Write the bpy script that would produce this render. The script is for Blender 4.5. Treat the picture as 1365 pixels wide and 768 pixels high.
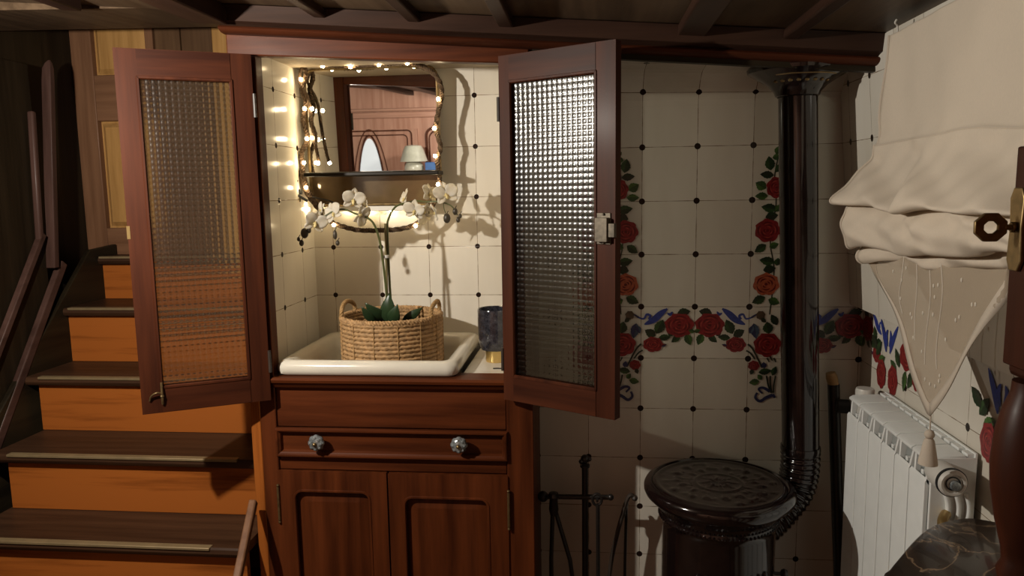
import bpy, math, random
from mathutils import Vector, Matrix
random.seed(7)
PI = math.pi
for o in list(bpy.data.objects): bpy.data.objects.remove(o)
scene = bpy.context.scene
COL = scene.collection

# ------------------------------------------------------------ camera
F, CX, CY = 1000.0, 682.5, 384.0
CAM = Vector((0, 0, 1.45))
ey = Vector(((785-CX)/F, (CY-250)/F, 1)).normalized()      # world +Y in lens axes (right, up, ahead)
ez = Vector((-(800-CX)/F, (7850-CY)/F, -1))                # world +Z in lens axes
ez = (ez - ey*ez.dot(ey)).normalized()
ex = ey.cross(ez)
if ex.x < 0: ex = -ex
AX = Matrix((ex, ey, ez))                                  # lens axes -> world
cam = bpy.data.cameras.new('camera'); camo = bpy.data.objects.new('camera', cam)
COL.objects.link(camo); scene.camera = camo
cam.sensor_width = 36; cam.lens = 36*F/1365; cam.clip_start = 0.02
right = AX @ Vector((1, 0, 0)); up = AX @ Vector((0, 1, 0)); fwd = AX @ Vector((0, 0, 1))
m4 = Matrix((right, up, -fwd)).transposed().to_4x4(); m4.translation = CAM
camo.matrix_world = m4

def at(px, py, X=None, Y=None, Z=None):
    """the point of the plane X=, Y= or Z= seen at a pixel of the photograph"""
    d = AX @ Vector(((px-CX)/F, (CY-py)/F, 1))
    if Y is not None: t = Y/d.y
    elif X is not None: t = X/d.x
    else: t = (Z-CAM.z)/d.z
    return CAM + d*t

# ------------------------------------------------------------ world, lamps, exposure
w = bpy.data.worlds.new('world'); scene.world = w; w.use_nodes = True
bg = w.node_tree.nodes['Background']; bg.inputs[0].default_value = (0.9, 0.75, 0.6, 1); bg.inputs[1].default_value = 0.02
def lamp(name, loc, power, color, radius):
    l = bpy.data.lights.new(name, 'POINT'); l.energy = power; l.color = color; l.shadow_soft_size = radius
    o = bpy.data.objects.new(name, l); o.location = loc; COL.objects.link(o); return o
lamp('ceiling_lamp_light', (-1.11, 0.98, 1.70), 66.0, (1.0, 0.925, 0.81), 0.016)
rl = bpy.data.lights.new('rear_helper_spot', 'SPOT'); rl.energy = 16.0; rl.color = (1.0, 0.92, 0.84); rl.shadow_soft_size = 0.04
rl.spot_size = math.radians(110); rl.spot_blend = 0.5
rlo = bpy.data.objects.new('rear_helper_spot', rl); COL.objects.link(rlo); rlo.location = (-0.62, -0.30, 1.80)
rlo.rotation_euler = Vector((-0.75, -0.60, -0.22)).to_track_quat('-Z', 'Y').to_euler()      # unseen spot added to brighten the panelled rear wall for the mirror
vs = scene.view_settings
vs.view_transform = 'Standard'; vs.look = 'None'; vs.gamma = 1; vs.use_curve_mapping = False
vs.exposure = 0.0

# ------------------------------------------------------------ materials
def newmat(name):
    m = bpy.data.materials.new(name); m.use_nodes = True
    nt = m.node_tree; return m, nt, nt.nodes['Principled BSDF']
def link(nt, a, b): nt.links.new(a, b)
def noise_val(nt, vec, scale, detail=4, rough=0.55):
    n = nt.nodes.new('ShaderNodeTexNoise'); n.inputs['Scale'].default_value = scale
    n.inputs['Detail'].default_value = detail; n.inputs['Roughness'].default_value = rough
    if vec is not None: link(nt, vec, n.inputs['Vector'])
    return n.outputs['Fac']
def ramp(nt, fac, stops):
    r = nt.nodes.new('ShaderNodeValToRGB'); link(nt, fac, r.inputs['Fac'])
    el = r.color_ramp.elements
    while len(el) < len(stops): el.new(0.5)
    for e, (p, c) in zip(el, stops): e.position = p; e.color = (*c, 1)
    return r.outputs['Color']
def mth(nt, op, a, b=None, c=None):
    n = nt.nodes.new('ShaderNodeMath'); n.operation = op
    for i, v in enumerate((a, b, c)):
        if v is None: continue
        if isinstance(v, (int, float)): n.inputs[i].default_value = v
        else: link(nt, v, n.inputs[i])
    return n.outputs[0]
def mixc(nt, fac, a, b):
    n = nt.nodes.new('ShaderNodeMix'); n.data_type = 'RGBA'
    if isinstance(fac, (int, float)): n.inputs[0].default_value = fac
    else: link(nt, fac, n.inputs[0])
    for i, v in ((6, a), (7, b)):
        if isinstance(v, tuple): n.inputs[i].default_value = (*v, 1)
        else: link(nt, v, n.inputs[i])
    return n.outputs[2]
def bump(nt, b, height, strength, dist=0.002):
    n = nt.nodes.new('ShaderNodeBump'); n.inputs['Strength'].default_value = strength
    n.inputs['Distance'].default_value = dist
    link(nt, height, n.inputs['Height']); link(nt, n.outputs[0], b.inputs['Normal'])
def objco(nt, scale=(1, 1, 1), out='Object'):
    t = nt.nodes.new('ShaderNodeTexCoord'); mp = nt.nodes.new('ShaderNodeMapping')
    mp.inputs['Scale'].default_value = scale; link(nt, t.outputs[out], mp.inputs['Vector']); return mp.outputs[0]

def wood(name, dark, light, axis='Z', rough=0.42, streak=1.0, coat=0.06):
    m, nt, b = newmat(name)
    s = [38, 38, 38]; s['XYZ'.index(axis)] = 2.2
    v = objco(nt, tuple(s))
    n1 = noise_val(nt, v, 1.0, 6, 0.6)
    s2 = [9, 9, 9]; s2['XYZ'.index(axis)] = 1.2
    n2 = noise_val(nt, objco(nt, tuple(s2)), 1.0, 3)
    f = mth(nt, 'ADD', mth(nt, 'MULTIPLY', n1, 0.55*streak), mth(nt, 'MULTIPLY', n2, 0.45))
    c = ramp(nt, f, [(0.37, dark), (0.62, light)])
    link(nt, c, b.inputs['Base Color'])
    link(nt, mth(nt, 'ADD', mth(nt, 'MULTIPLY', n2, 0.25), rough-0.1), b.inputs['Roughness'])
    b.inputs['Coat Weight'].default_value = coat; b.inputs['Coat Roughness'].default_value = 0.22; b.inputs['Specular IOR Level'].default_value = 0.16
    bump(nt, b, n1, 0.12, 0.001)
    return m
def woods(name, dark, light, **k): return {a: wood('%s_%s' % (name, a), dark, light, a, **k) for a in 'XYZ'}
def plain(name, color, rough=0.5, metal=0.0, var=0.12, scale=25, coat=0.0, bmp=0.0, spec=0.5):
    m, nt, b = newmat(name)
    n = noise_val(nt, objco(nt), scale, 4)
    lo = tuple(max(0, c*(1-var)) for c in color); hi = tuple(min(1, c*(1+var)) for c in color)
    link(nt, ramp(nt, n, [(0.3, lo), (0.7, hi)]), b.inputs['Base Color'])
    b.inputs['Roughness'].default_value = rough; b.inputs['Metallic'].default_value = metal
    b.inputs['Coat Weight'].default_value = coat; b.inputs['Coat Roughness'].default_value = 0.1
    b.inputs['Specular IOR Level'].default_value = spec
    if bmp: bump(nt, b, n, bmp)
    return m
def tiles(name, pu, pv, base=(0.70, 0.66, 0.58), aged=(0.58, 0.53, 0.44), dot=0.0082):
    """hand made glazed tiles in UV metres: thin grout lines, small dark corner insets"""
    m, nt, b = newmat(name)
    t = nt.nodes.new('ShaderNodeTexCoord'); sx = nt.nodes.new('ShaderNodeSeparateXYZ'); link(nt, t.outputs['UV'], sx.inputs[0])
    def dist(c, p):
        q = mth(nt, 'DIVIDE', c, p)
        return mth(nt, 'MULTIPLY', mth(nt, 'ABSOLUTE', mth(nt, 'SUBTRACT', q, mth(nt, 'ROUND', q))), p), mth(nt, 'FLOOR', q)
    du, fu = dist(sx.outputs[0], pu); dv, fv = dist(sx.outputs[1], pv)
    d = mth(nt, 'MINIMUM', du, dv)
    nz = noise_val(nt, t.outputs['UV'], 22, 3)
    width = mth(nt, 'MULTIPLY_ADD', nz, 0.0026, -0.0006)
    grout = mth(nt, 'LESS_THAN', d, width)
    r2 = mth(nt, 'SQRT', mth(nt, 'ADD', mth(nt, 'POWER', du, 2.0), mth(nt, 'POWER', dv, 2.0)))
    dots = mth(nt, 'LESS_THAN', mth(nt, 'ADD', r2, mth(nt, 'MULTIPLY', nz, 0.002)), dot+0.001)
    cb = nt.nodes.new('ShaderNodeCombineXYZ'); link(nt, fu, cb.inputs[0]); link(nt, fv, cb.inputs[1])
    wn = nt.nodes.new('ShaderNodeTexWhiteNoise'); link(nt, cb.outputs[0], wn.inputs[0])
    big = noise_val(nt, objco(nt, (9, 9, 2.2)), 1.0, 4)
    f = mth(nt, 'ADD', mth(nt, 'MULTIPLY', big, 0.75), mth(nt, 'MULTIPLY', wn.outputs[0], 0.3))
    c = ramp(nt, f, [(0.30, base), (0.85, aged)])
    c = mixc(nt, grout, c, (0.20, 0.145, 0.09))
    c = mixc(nt, dots, c, (0.018, 0.010, 0.007))
    link(nt, c, b.inputs['Base Color'])
    b.inputs['Roughness'].default_value = 0.17; b.inputs['Specular IOR Level'].default_value = 0.22
    h = mth(nt, 'ADD', mth(nt, 'MULTIPLY', mth(nt, 'SUBTRACT', 1.0, grout), 0.5), mth(nt, 'MULTIPLY', noise_val(nt, objco(nt), 14, 2), 1.2))
    bump(nt, b, h, 0.22, 0.002)
    return m
def emis(name, color, strength):
    m, nt, b = newmat(name)
    b.inputs['Base Color'].default_value = (*color, 1)
    b.inputs['Emission Color'].default_value = (*color, 1); b.inputs['Emission Strength'].default_value = strength
    return m

MAHOG = woods('mahogany', (0.038, 0.0085, 0.0025), (0.118, 0.029, 0.0078))
REDW = woods('door_mahogany', (0.028, 0.0066, 0.0024), (0.072, 0.018, 0.0060), rough=0.5, coat=0.02)
DARKRED = woods('dark_red_wood', (0.020, 0.0055, 0.0025), (0.048, 0.0125, 0.0055), rough=0.4)
PLANKW = woods('plank_wood', (0.075, 0.038, 0.018), (0.13, 0.070, 0.034), rough=0.5)
LEFTW = woods('olive_wood', (0.011, 0.0072, 0.0038), (0.026, 0.017, 0.0088), rough=0.5, coat=0.05)
PEWTER = plain('worn_pewter', (0.11, 0.09, 0.065), 0.45, 0.55, var=0.35, scale=90)
HONEY = woods('honey_wood', (0.115, 0.027, 0.0045), (0.34, 0.100, 0.018), streak=1.5, rough=0.4)
PANELW = woods('panel_wood', (0.32, 0.165, 0.050), (0.54, 0.30, 0.105), rough=0.42)
STILEW = woods('stile_wood', (0.12, 0.055, 0.028), (0.22, 0.11, 0.058), rough=0.42)
TREADW = woods('tread_wood', (0.026, 0.012, 0.0065), (0.062, 0.029, 0.0145), rough=0.45)
DARKW = woods('dark_wood', (0.010, 0.007, 0.004), (0.026, 0.018, 0.009), rough=0.5, coat=0.1)
CEILW = woods('ceiling_wood', (0.055, 0.034, 0.020), (0.12, 0.078, 0.046), rough=0.5, coat=0.1)
BEAMW = woods('beam_wood', (0.020, 0.0095, 0.0065), (0.042, 0.020, 0.0125), rough=0.42)
PURPW = woods('worn_trim_wood', (0.042, 0.021, 0.016), (0.080, 0.042, 0.033), rough=0.42)
REARW = woods('rear_panel_wood', (0.42, 0.21, 0.14), (0.62, 0.36, 0.255), rough=0.3)
TILE_A = tiles('alcove_tiles', 0.1425, 0.1415)
TILE_N = tiles('niche_tiles', 0.148, 0.147, dot=0.0075)
TILE_L = tiles('ledge_tiles', 0.148, 0.147, dot=0.0)
PLASTER = plain('aged_plaster', (0.33, 0.27, 0.20), 0.8)
FLOORW = wood('floor_boards', (0.05, 0.024, 0.012), (0.12, 0.06, 0.03), 'Y')
PORC = plain('porcelain', (0.66, 0.62, 0.53), 0.16, var=0.06, scale=9, coat=0.4)
def iron(name, c, r, coat=0.5): return plain(name, c, r, 0.0, var=0.3, scale=40, coat=coat, bmp=0.05)
ENAMEL = iron('dark_enamel', (0.010, 0.0055, 0.005), 0.12, 0.5)
IRON = iron('black_iron', (0.012, 0.010, 0.009), 0.38, 0.2)
IRONR = iron('worn_iron', (0.035, 0.026, 0.020), 0.45, 0.1)
BRASS = plain('aged_brass', (0.42, 0.29, 0.12), 0.36, 0.85)
BRASSD = plain('dark_brass', (0.24, 0.165, 0.075), 0.38, 0.8, var=0.3, scale=80)
GOLD = plain('gold_leaf', (0.75, 0.55, 0.22), 0.28, 0.9)
STRIPB = plain('brass_nosing', (0.26, 0.19, 0.10), 0.5, 0.4)
WHITEP = plain('white_enamel', (0.80, 0.82, 0.80), 0.35, var=0.03)
WHITEG = plain('plastic_white', (0.62, 0.60, 0.55), 0.4, var=0.04)
BLACKP = plain('black_rubber', (0.015, 0.015, 0.015), 0.5)
ROPE = plain('jute_rope', (0.33, 0.20, 0.08), 0.85, var=0.3, scale=120, bmp=0.5)
ROPED = plain('dark_jute', (0.060, 0.033, 0.014), 0.85, var=0.3, scale=120, bmp=0.5)
SEAG = plain('seagrass', (0.36, 0.215, 0.095), 0.75, var=0.35, scale=70, bmp=0.5)
LEAF = plain('orchid_leaf', (0.022, 0.045, 0.018), 0.32, var=0.25, scale=18)
STEM = plain('orchid_stem', (0.075, 0.085, 0.025), 0.45)
BUD = plain('orchid_bud', (0.045, 0.035, 0.022), 0.45)
STAKE = plain('bamboo_stake', (0.16, 0.13, 0.05), 0.55)
LIP = plain('orchid_lip', (0.62, 0.50, 0.22), 0.5)
SOIL = plain('bark_soil', (0.022, 0.014, 0.009), 0.95, var=0.5, scale=90, bmp=0.8)
BULB = emis('warm_led', (1.0, 0.78, 0.46), 85.0)
CHROME = plain('silvered_ceramic', (0.30, 0.33, 0.34), 0.22, 0.55, var=0.6, scale=160)
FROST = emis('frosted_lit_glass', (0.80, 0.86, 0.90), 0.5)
LAMPG = plain('milk_glass', (0.62, 0.62, 0.50), 0.25)
BLUE = plain('blue_card', (0.05, 0.16, 0.42), 0.5)
PWOOD = plain('pale_wood', (0.45, 0.30, 0.13), 0.6)
def petal_mat():
    m, nt, b = newmat('orchid_petal')
    link(nt, ramp(nt, noise_val(nt, objco(nt), 60, 3), [(0.3, (0.62, 0.57, 0.48)), (0.7, (0.82, 0.79, 0.72))]), b.inputs['Base Color'])
    b.inputs['Roughness'].default_value = 0.6
    tr = nt.nodes.new('ShaderNodeBsdfTranslucent'); tr.inputs[0].default_value = (0.85, 0.80, 0.66, 1)
    mx = nt.nodes.new('ShaderNodeMixShader'); mx.inputs[0].default_value = 0.4
    link(nt, b.outputs[0], mx.inputs[1]); link(nt, tr.outputs[0], mx.inputs[2]); link(nt, mx.outputs[0], nt.nodes['Material Output'].inputs[0])
    return m
PETAL = petal_mat()
def cloth_mat(name, col, trans, clear, weave=900):
    m, nt, b = newmat(name)
    n = noise_val(nt, objco(nt, (weave, weave, weave*0.2)), 1.0, 2)
    n2 = noise_val(nt, objco(nt), 5, 3)
    c = ramp(nt, mth(nt, 'ADD', mth(nt, 'MULTIPLY', n, 0.5), mth(nt, 'MULTIPLY', n2, 0.5)), [(0.3, tuple(x*0.86 for x in col)), (0.7, col)])
    link(nt, c, b.inputs['Base Color']); b.inputs['Roughness'].default_value = 0.85; b.inputs['Specular IOR Level'].default_value = 0.15
    bump(nt, b, n, 0.2, 0.0006)
    tr = nt.nodes.new('ShaderNodeBsdfTranslucent'); tr.inputs[0].default_value = (*col, 1)
    tp = nt.nodes.new('ShaderNodeBsdfTransparent')
    a = nt.nodes.new('ShaderNodeMixShader'); a.inputs[0].default_value = trans
    link(nt, b.outputs[0], a.inputs[1]); link(nt, tr.outputs[0], a.inputs[2])
    d = nt.nodes.new('ShaderNodeMixShader'); d.inputs[0].default_value = clear
    link(nt, a.outputs[0], d.inputs[1]); link(nt, tp.outputs[0], d.inputs[2]); link(nt, d.outputs[0], nt.nodes['Material Output'].inputs[0])
    return m
LINEN = cloth_mat('sheer_linen', (0.84, 0.74, 0.61), 0.22, 0.09)
LACE = cloth_mat('lace_voile', (0.62, 0.52, 0.40), 0.25, 0.36)
HEM = cloth_mat('hem_linen', (0.72, 0.63, 0.52), 0.2, 0.0)
EMBR = cloth_mat('embroidery', (0.80, 0.74, 0.64), 0.2, 0.0)
def glass_front():
    m, nt, b = newmat('pressed_glass')
    b.inputs['Base Color'].default_value = (0.74, 0.74, 0.66, 1); b.inputs['Roughness'].default_value = 0.03
    b.inputs['Transmission Weight'].default_value = 1.0; b.inputs['IOR'].default_value = 1.85
    b.inputs['Coat Weight'].default_value = 1.0; b.inputs['Coat Roughness'].default_value = 0.22; b.inputs['Coat IOR'].default_value = 1.8
    tp = nt.nodes.new('ShaderNodeBsdfTransparent'); tp.inputs[0].default_value = (0.8, 0.8, 0.74, 1)
    mx = nt.nodes.new('ShaderNodeMixShader'); mx.inputs[0].default_value = 0.24
    link(nt, b.outputs[0], mx.inputs[1]); link(nt, tp.outputs[0], mx.inputs[2]); link(nt, mx.outputs[0], nt.nodes['Material Output'].inputs[0])
    return m
def glass_back():
    m, nt, b = newmat('smooth_glass')
    b.inputs['Base Color'].default_value = (0.5, 0.5, 0.48, 1); b.inputs['Roughness'].default_value = 0.04
    tp = nt.nodes.new('ShaderNodeBsdfTransparent'); tp.inputs[0].default_value = (0.93, 0.94, 0.90, 1)
    mx = nt.nodes.new('ShaderNodeMixShader'); mx.inputs[0].default_value = 0.9
    gl = nt.nodes.new('ShaderNodeBsdfGlossy'); gl.inputs['Roughness'].default_value = 0.03
    link(nt, gl.outputs[0], mx.inputs[1]); link(nt, tp.outputs[0], mx.inputs[2]); link(nt, mx.outputs[0], nt.nodes['Material Output'].inputs[0])
    return m
GLASSF, GLASSB = glass_front(), glass_back()
def mirror_mat():
    m, nt, b = newmat('mirror_silver'); b.inputs['Metallic'].default_value = 1; b.inputs['Roughness'].default_value = 0.015
    b.inputs['Base Color'].default_value = (0.80, 0.80, 0.78, 1); return m
MIRR = mirror_mat()
GLOSSB = plain('glossy_brown', (0.13, 0.085, 0.040), 0.12, 0.35, coat=0.5)
def smoked():
    m, nt, b = newmat('smoked_glass')
    n = noise_val(nt, objco(nt), 60, 5, 0.7)
    link(nt, ramp(nt, n, [(0.45, (0.018, 0.018, 0.024)), (0.64, (0.05, 0.05, 0.06)), (0.70, (0.32, 0.31, 0.30))]), b.inputs['Base Color'])
    b.inputs['Roughness'].default_value = 0.1; b.inputs['Coat Weight'].default_value = 0.6
    bump(nt, b, n, 0.3); return m
SMOKE = smoked()
def marble():
    m, nt, b = newmat('brown_marble')
    v = objco(nt)
    n = nt.nodes.new('ShaderNodeTexNoise'); n.inputs['Scale'].default_value = 4.2; n.inputs['Detail'].default_value = 7; n.inputs['Distortion'].default_value = 1.6
    link(nt, v, n.inputs['Vector'])
    vein = mth(nt, 'ABSOLUTE', mth(nt, 'SUBTRACT', n.outputs['Fac'], 0.5))
    c = ramp(nt, vein, [(0.0, (0.24, 0.17, 0.10)), (0.007, (0.10, 0.062, 0.04)), (0.020, (0.026, 0.016, 0.011)), (0.2, (0.010, 0.007, 0.006))])
    link(nt, c, b.inputs['Base Color']); b.inputs['Roughness'].default_value = 0.25; b.inputs['Coat Weight'].default_value = 0.3
    return m
MARBLE = marble()
NIGHT = plain('night_pane', (0.012, 0.013, 0.015), 0.06)
PAINT = {k: plain('paint_'+k, c, 0.3, var=0.25, scale=160) for k, c in dict(
    red=(0.235, 0.018, 0.020), red_dark=(0.12, 0.008, 0.010), red_light=(0.42, 0.075, 0.05), orange=(0.42, 0.10, 0.045),
    green=(0.06, 0.13, 0.028), green_dark=(0.018, 0.036, 0.016), green_mid=(0.035, 0.075, 0.025), blue=(0.035, 0.055, 0.26), blue_dark=(0.03, 0.035, 0.10),
    blue_grey=(0.06, 0.10, 0.16), brown=(0.10, 0.065, 0.04), stem=(0.025, 0.030, 0.018)).items()}
PKEYS = list(PAINT)

# ------------------------------------------------------------ mesh builder
class MB:
    def __init__(s): s.v = []; s.f = []; s.m = []; s.uv = None
    def add(s, verts, faces, mi=0):
        o = len(s.v); s.v += [Vector(p) for p in verts]
        for f in faces: s.f.append(tuple(i+o for i in f)); s.m.append(mi)
        return s
    def box(s, a, b, mi=0):
        (x0, y0, z0), (x1, y1, z1) = a, b
        if x0 > x1: x0, x1 = x1, x0
        if y0 > y1: y0, y1 = y1, y0
        if z0 > z1: z0, z1 = z1, z0
        return s.hexa([(x0, y0, z0), (x1, y0, z0), (x1, y1, z0), (x0, y1, z0), (x0, y0, z1), (x1, y0, z1), (x1, y1, z1), (x0, y1, z1)], mi)
    def hexa(s, p, mi=0):
        return s.add(p, [(3, 2, 1, 0), (4, 5, 6, 7), (0, 1, 5, 4), (1, 2, 6, 5), (2, 3, 7, 6), (3, 0, 4, 7)], mi)
    def prism(s, pts, d, mi=0):
        """closed polygon pts (3D) pushed by vector d"""
        n = len(pts); d = Vector(d); pts = [Vector(p) for p in pts]
        return s.add(pts+[p+d for p in pts], [tuple(range(n-1, -1, -1)), tuple(range(n, 2*n))]+[(i, (i+1) % n, n+(i+1) % n, n+i) for i in range(n)], mi)
    def loft(s, rings, mi=0, caps=(True, True), closed=True):
        n = len(rings[0]); vs_ = [p for r in rings for p in r]; fs = []
        for k in range(len(rings)-1):
            for i in range(n if closed else n-1):
                j = (i+1) % n; fs.append((k*n+i, k*n+j, (k+1)*n+j, (k+1)*n+i))
        if caps[0]: fs.append(tuple(range(n-1, -1, -1)))
        if caps[1]: fs.append(tuple((len(rings)-1)*n+i for i in range(n)))
        return s.add(vs_, fs, mi)
    def tube(s, path, r, n=10, mi=0, caps=True):
        path = [Vector(p) for p in path]; rs = r if isinstance(r, (list, tuple)) else [r]*len(path)
        t0 = (path[1]-path[0]).normalized(); ref = Vector((0, 0, 1)) if abs(t0.z) < 0.9 else Vector((1, 0, 0))
        u = t0.cross(ref).normalized(); rings = []
        for i, p in enumerate(path):
            t = (path[min(i+1, len(path)-1)]-path[max(i-1, 0)]).normalized()
            u = (u-t*u.dot(t)).normalized(); v = t.cross(u)
            rings.append([p+(u*math.cos(2*PI*k/n)+v*math.sin(2*PI*k/n))*rs[i] for k in range(n)])
        return s.loft(rings, mi, (caps, caps))
    def lathe(s, prof, c=(0, 0, 0), n=32, mi=0, axis='Z', caps=(True, True), wob=None):
        c = Vector(c); rings = []
        for r, h in prof:
            ring = []
            for k in range(n):
                a = 2*PI*k/n; rr = max(r, 1e-5)*(wob(a, h) if wob else 1)
                q = (rr*math.cos(a), rr*math.sin(a), h)
                if axis == 'X': q = (q[2], q[0], q[1])
                if axis == 'Y': q = (q[1], q[2], q[0])
                ring.append(c+Vector(q))
            rings.append(ring)
        return s.loft(rings, mi, caps)
    def ball(s, c, r, n=12, mi=0, sc=(1, 1, 1)):
        k = n//2
        prof = [(math.sin(PI*i/k)*r, -math.cos(PI*i/k)*r) for i in range(k+1)]
        o = len(s.v); s.lathe(prof, (0, 0, 0), n, mi, caps=(False, False))
        for i in range(o, len(s.v)): s.v[i] = Vector(c)+Vector((s.v[i].x*sc[0], s.v[i].y*sc[1], s.v[i].z*sc[2]))
        return s
    def grid(s, fn, nu, nv, mi=0):
        return s.add([fn(i/nu, j/nv) for j in range(nv+1) for i in range(nu+1)],
                     [(j*(nu+1)+i, j*(nu+1)+i+1, (j+1)*(nu+1)+i+1, (j+1)*(nu+1)+i) for j in range(nv) for i in range(nu)], mi)
    def xf(s, M, start=0):
        for i in range(start, len(s.v)): s.v[i] = M @ s.v[i]
        return s
    def build(s, name, mats, parent=None, local=False, smooth=40, bevel=0.0, uvf=None, solid=0.0, sub=0):
        if not isinstance(mats, (list, tuple)): mats = [mats]
        off = Vector((0, 0, 0))
        if parent is not None and not local: off = wloc(parent)
        me = bpy.data.meshes.new(name)
        me.from_pydata([tuple(p-off) for p in s.v], [], s.f)
        for m in mats: me.materials.append(m)
        me.polygons.foreach_set('material_index', s.m)
        if smooth:
            me.polygons.foreach_set('use_smooth', [True]*len(s.f))
        if uvf:
            ul = me.uv_layers.new(name='UVMap')
            for p in me.polygons:
                for li in p.loop_indices:
                    ul.data[li].uv = uvf(me.vertices[me.loops[li].vertex_index].co+off, p)
        me.update()
        if smooth: me.set_sharp_from_angle(angle=math.radians(smooth))
        o = bpy.data.objects.new(name, me); COL.objects.link(o)
        if parent is not None: o.parent = parent
        if bevel:
            b = o.modifiers.new('Bevel', 'BEVEL'); b.width = bevel; b.segments = 2; b.limit_method = 'ANGLE'; b.angle_limit = math.radians(40)
        if solid:
            b = o.modifiers.new('Solidify', 'SOLIDIFY'); b.thickness = solid; b.offset = 0
        if sub:
            b = o.modifiers.new('Subdivision', 'SUBSURF'); b.levels = sub; b.render_levels = sub
        return o
def wloc(o):
    v = Vector((0, 0, 0))
    while o is not None: v += o.location; o = o.parent
    return v
def tag(o, label, cat=None, group=None):
    o['label'] = label
    if cat: o['category'] = cat
    if group: o['group'] = group
    return o
def thing(name, label, cat, loc, group=None):
    o = bpy.data.objects.new(name, None); o.empty_display_size = 0.05; COL.objects.link(o); o.location = loc
    return tag(o, label, cat, group)
def struct(o): o['kind'] = 'structure'; return o
def spline(pts, n=8):
    pts = [Vector(p) for p in pts]; out = []
    for i in range(len(pts)-1):
        p0, p1, p2, p3 = pts[max(i-1, 0)], pts[i], pts[i+1], pts[min(i+2, len(pts)-1)]
        for k in range(n):
            t = k/n; out.append(0.5*((2*p1)+(p2-p0)*t+(2*p0-5*p1+4*p2-p3)*t*t+(3*p1-p0-3*p2+p3)*t**3))
    return out+[pts[-1]]
def rrect(x0, x1, z0, z1, r, n=6, top_only=False):
    """rounded rectangle outline, counter-clockwise from the lower right corner"""
    out = []
    for (cx, cz, a0, rr) in ((x1, z0, -90, 1e-4 if top_only else r), (x1, z1, 0, r), (x0, z1, 90, r), (x0, z0, 180, 1e-4 if top_only else r)):
        ox = cx-rr if cx == x1 else cx+rr; oz = cz-rr if cz == z1 else cz+rr
        for k in range(n+1):
            a = math.radians(a0+90*k/n); out.append((ox+rr*math.cos(a), oz+rr*math.sin(a)))
    return out
def frame_plate(mb, outer, inner, y0, y1, mi=0):
    """flat board with an opening: outer (x0,x1,z0,z1), inner outline of 4*(n+1) points in rrect order"""
    x0, x1, z0, z1 = outer; n4 = len(inner)//4
    cor = [(x1, z0), (x1, z1), (x0, z1), (x0, z0)]
    out = []
    for q in range(4): out += [cor[q]]*n4
    N = len(inner)
    for (y, flip) in ((y0, False), (y1, True)):
        vs_ = [(p[0], y, p[1]) for p in inner]+[(c[0], y, c[1]) for c in cor]
        fs = []
        for i in range(N):
            j = (i+1) % N; qi, qj = i//n4, j//n4
            if qi == qj: f = (i, N+qi, j)
            else: f = (i, N+qi, N+qj, j)
            fs.append(tuple(reversed(f)) if flip else f)
        mb.add(vs_, fs, mi)
    mb.add([(p[0], y, p[1]) for y in (y0, y1) for p in inner], [(i, (i+1) % N, N+(i+1) % N, N+i) for i in range(N)], mi)
    mb.add([(p[0], y, p[1]) for y in (y0, y1) for p in cor], [((i+1) % 4, i, 4+i, 4+(i+1) % 4) for i in range(4)], mi)
    return mb
def bead(mb, outline, y, r, mi=0, n=6):
    """round bead following a closed outline in the plane y"""
    pts = [Vector((p[0], y, p[1])) for p in outline]; N = len(pts); rings = []
    for i, p in enumerate(pts):
        t = pts[(i+1) % N]-pts[i-1]; t = t.normalized() if t.length > 1e-9 else Vector((1, 0, 0))
        v = Vector((0, 1, 0)); u = t.cross(v)
        rings.append([p+(u*math.cos(2*PI*k/n)+v*math.sin(2*PI*k/n))*r for k in range(n)])
    rings.append(rings[0])
    return mb.loft(rings, mi, (False, False))

# ------------------------------------------------------------ the setting
SL = -0.080                                                # the boat-like ceiling sags to the right
def zc(x): return 1.885+SL*(x+0.85)
YA, YN, YC = 2.03, 2.22, 1.80                              # alcove wall, niche wall, cupboard front
XR, XL = 0.716, -1.73

struct(MB().box((-1.9, -1.1, -0.05), (0.9, 3.0, 0)).build('floor', FLOORW))
mb = MB(); mb.hexa([(-1.9, -1.1, zc(-1.9)), (0.9, -1.1, zc(0.9)), (0.9, 1.82, zc(0.9)), (-1.9, 1.82, zc(-1.9)), (-1.9, -1.1, zc(-1.9)+.04), (0.9, -1.1, zc(0.9)+.04), (0.9, 1.82, zc(0.9)+.04), (-1.9, 1.82, zc(-1.9)+.04)])
mb.hexa([(-1.9, 1.8205, 1.925), (-.874, 1.8205, 1.90), (-.874, 2.16, 1.925), (-1.9, 2.16, 1.945), (-1.9, 1.8205, 1.985), (-.874, 1.8205, 1.96), (-.874, 2.16, 1.985), (-1.9, 2.16, 2.005)])
struct(mb.build('ceiling', CEILW['Y']))
for k, (x, wd, dp) in enumerate(((-1.22, .05, .03), (-0.88, .085, .045), (-0.615, .03, .02), (-0.395, .03, .02), (-0.185, .035, .022), (0.225, .06, .022), (0.435, .03, .02))):
    mb = MB(); a, b = x-wd/2, x+wd/2
    mb.hexa([(a, -1.0, zc(a)-dp), (b, -1.0, zc(b)-dp), (b, 1.74, zc(b)-dp), (a, 1.74, zc(a)-dp), (a, -1.0, zc(a)+.001), (b, -1.0, zc(b)+.001), (b, 1.74, zc(b)+.001), (a, 1.74, zc(a)+.001)])
    struct(mb.build('trim_%d' % (k+1), BEAMW['Y'], bevel=0.004))

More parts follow.
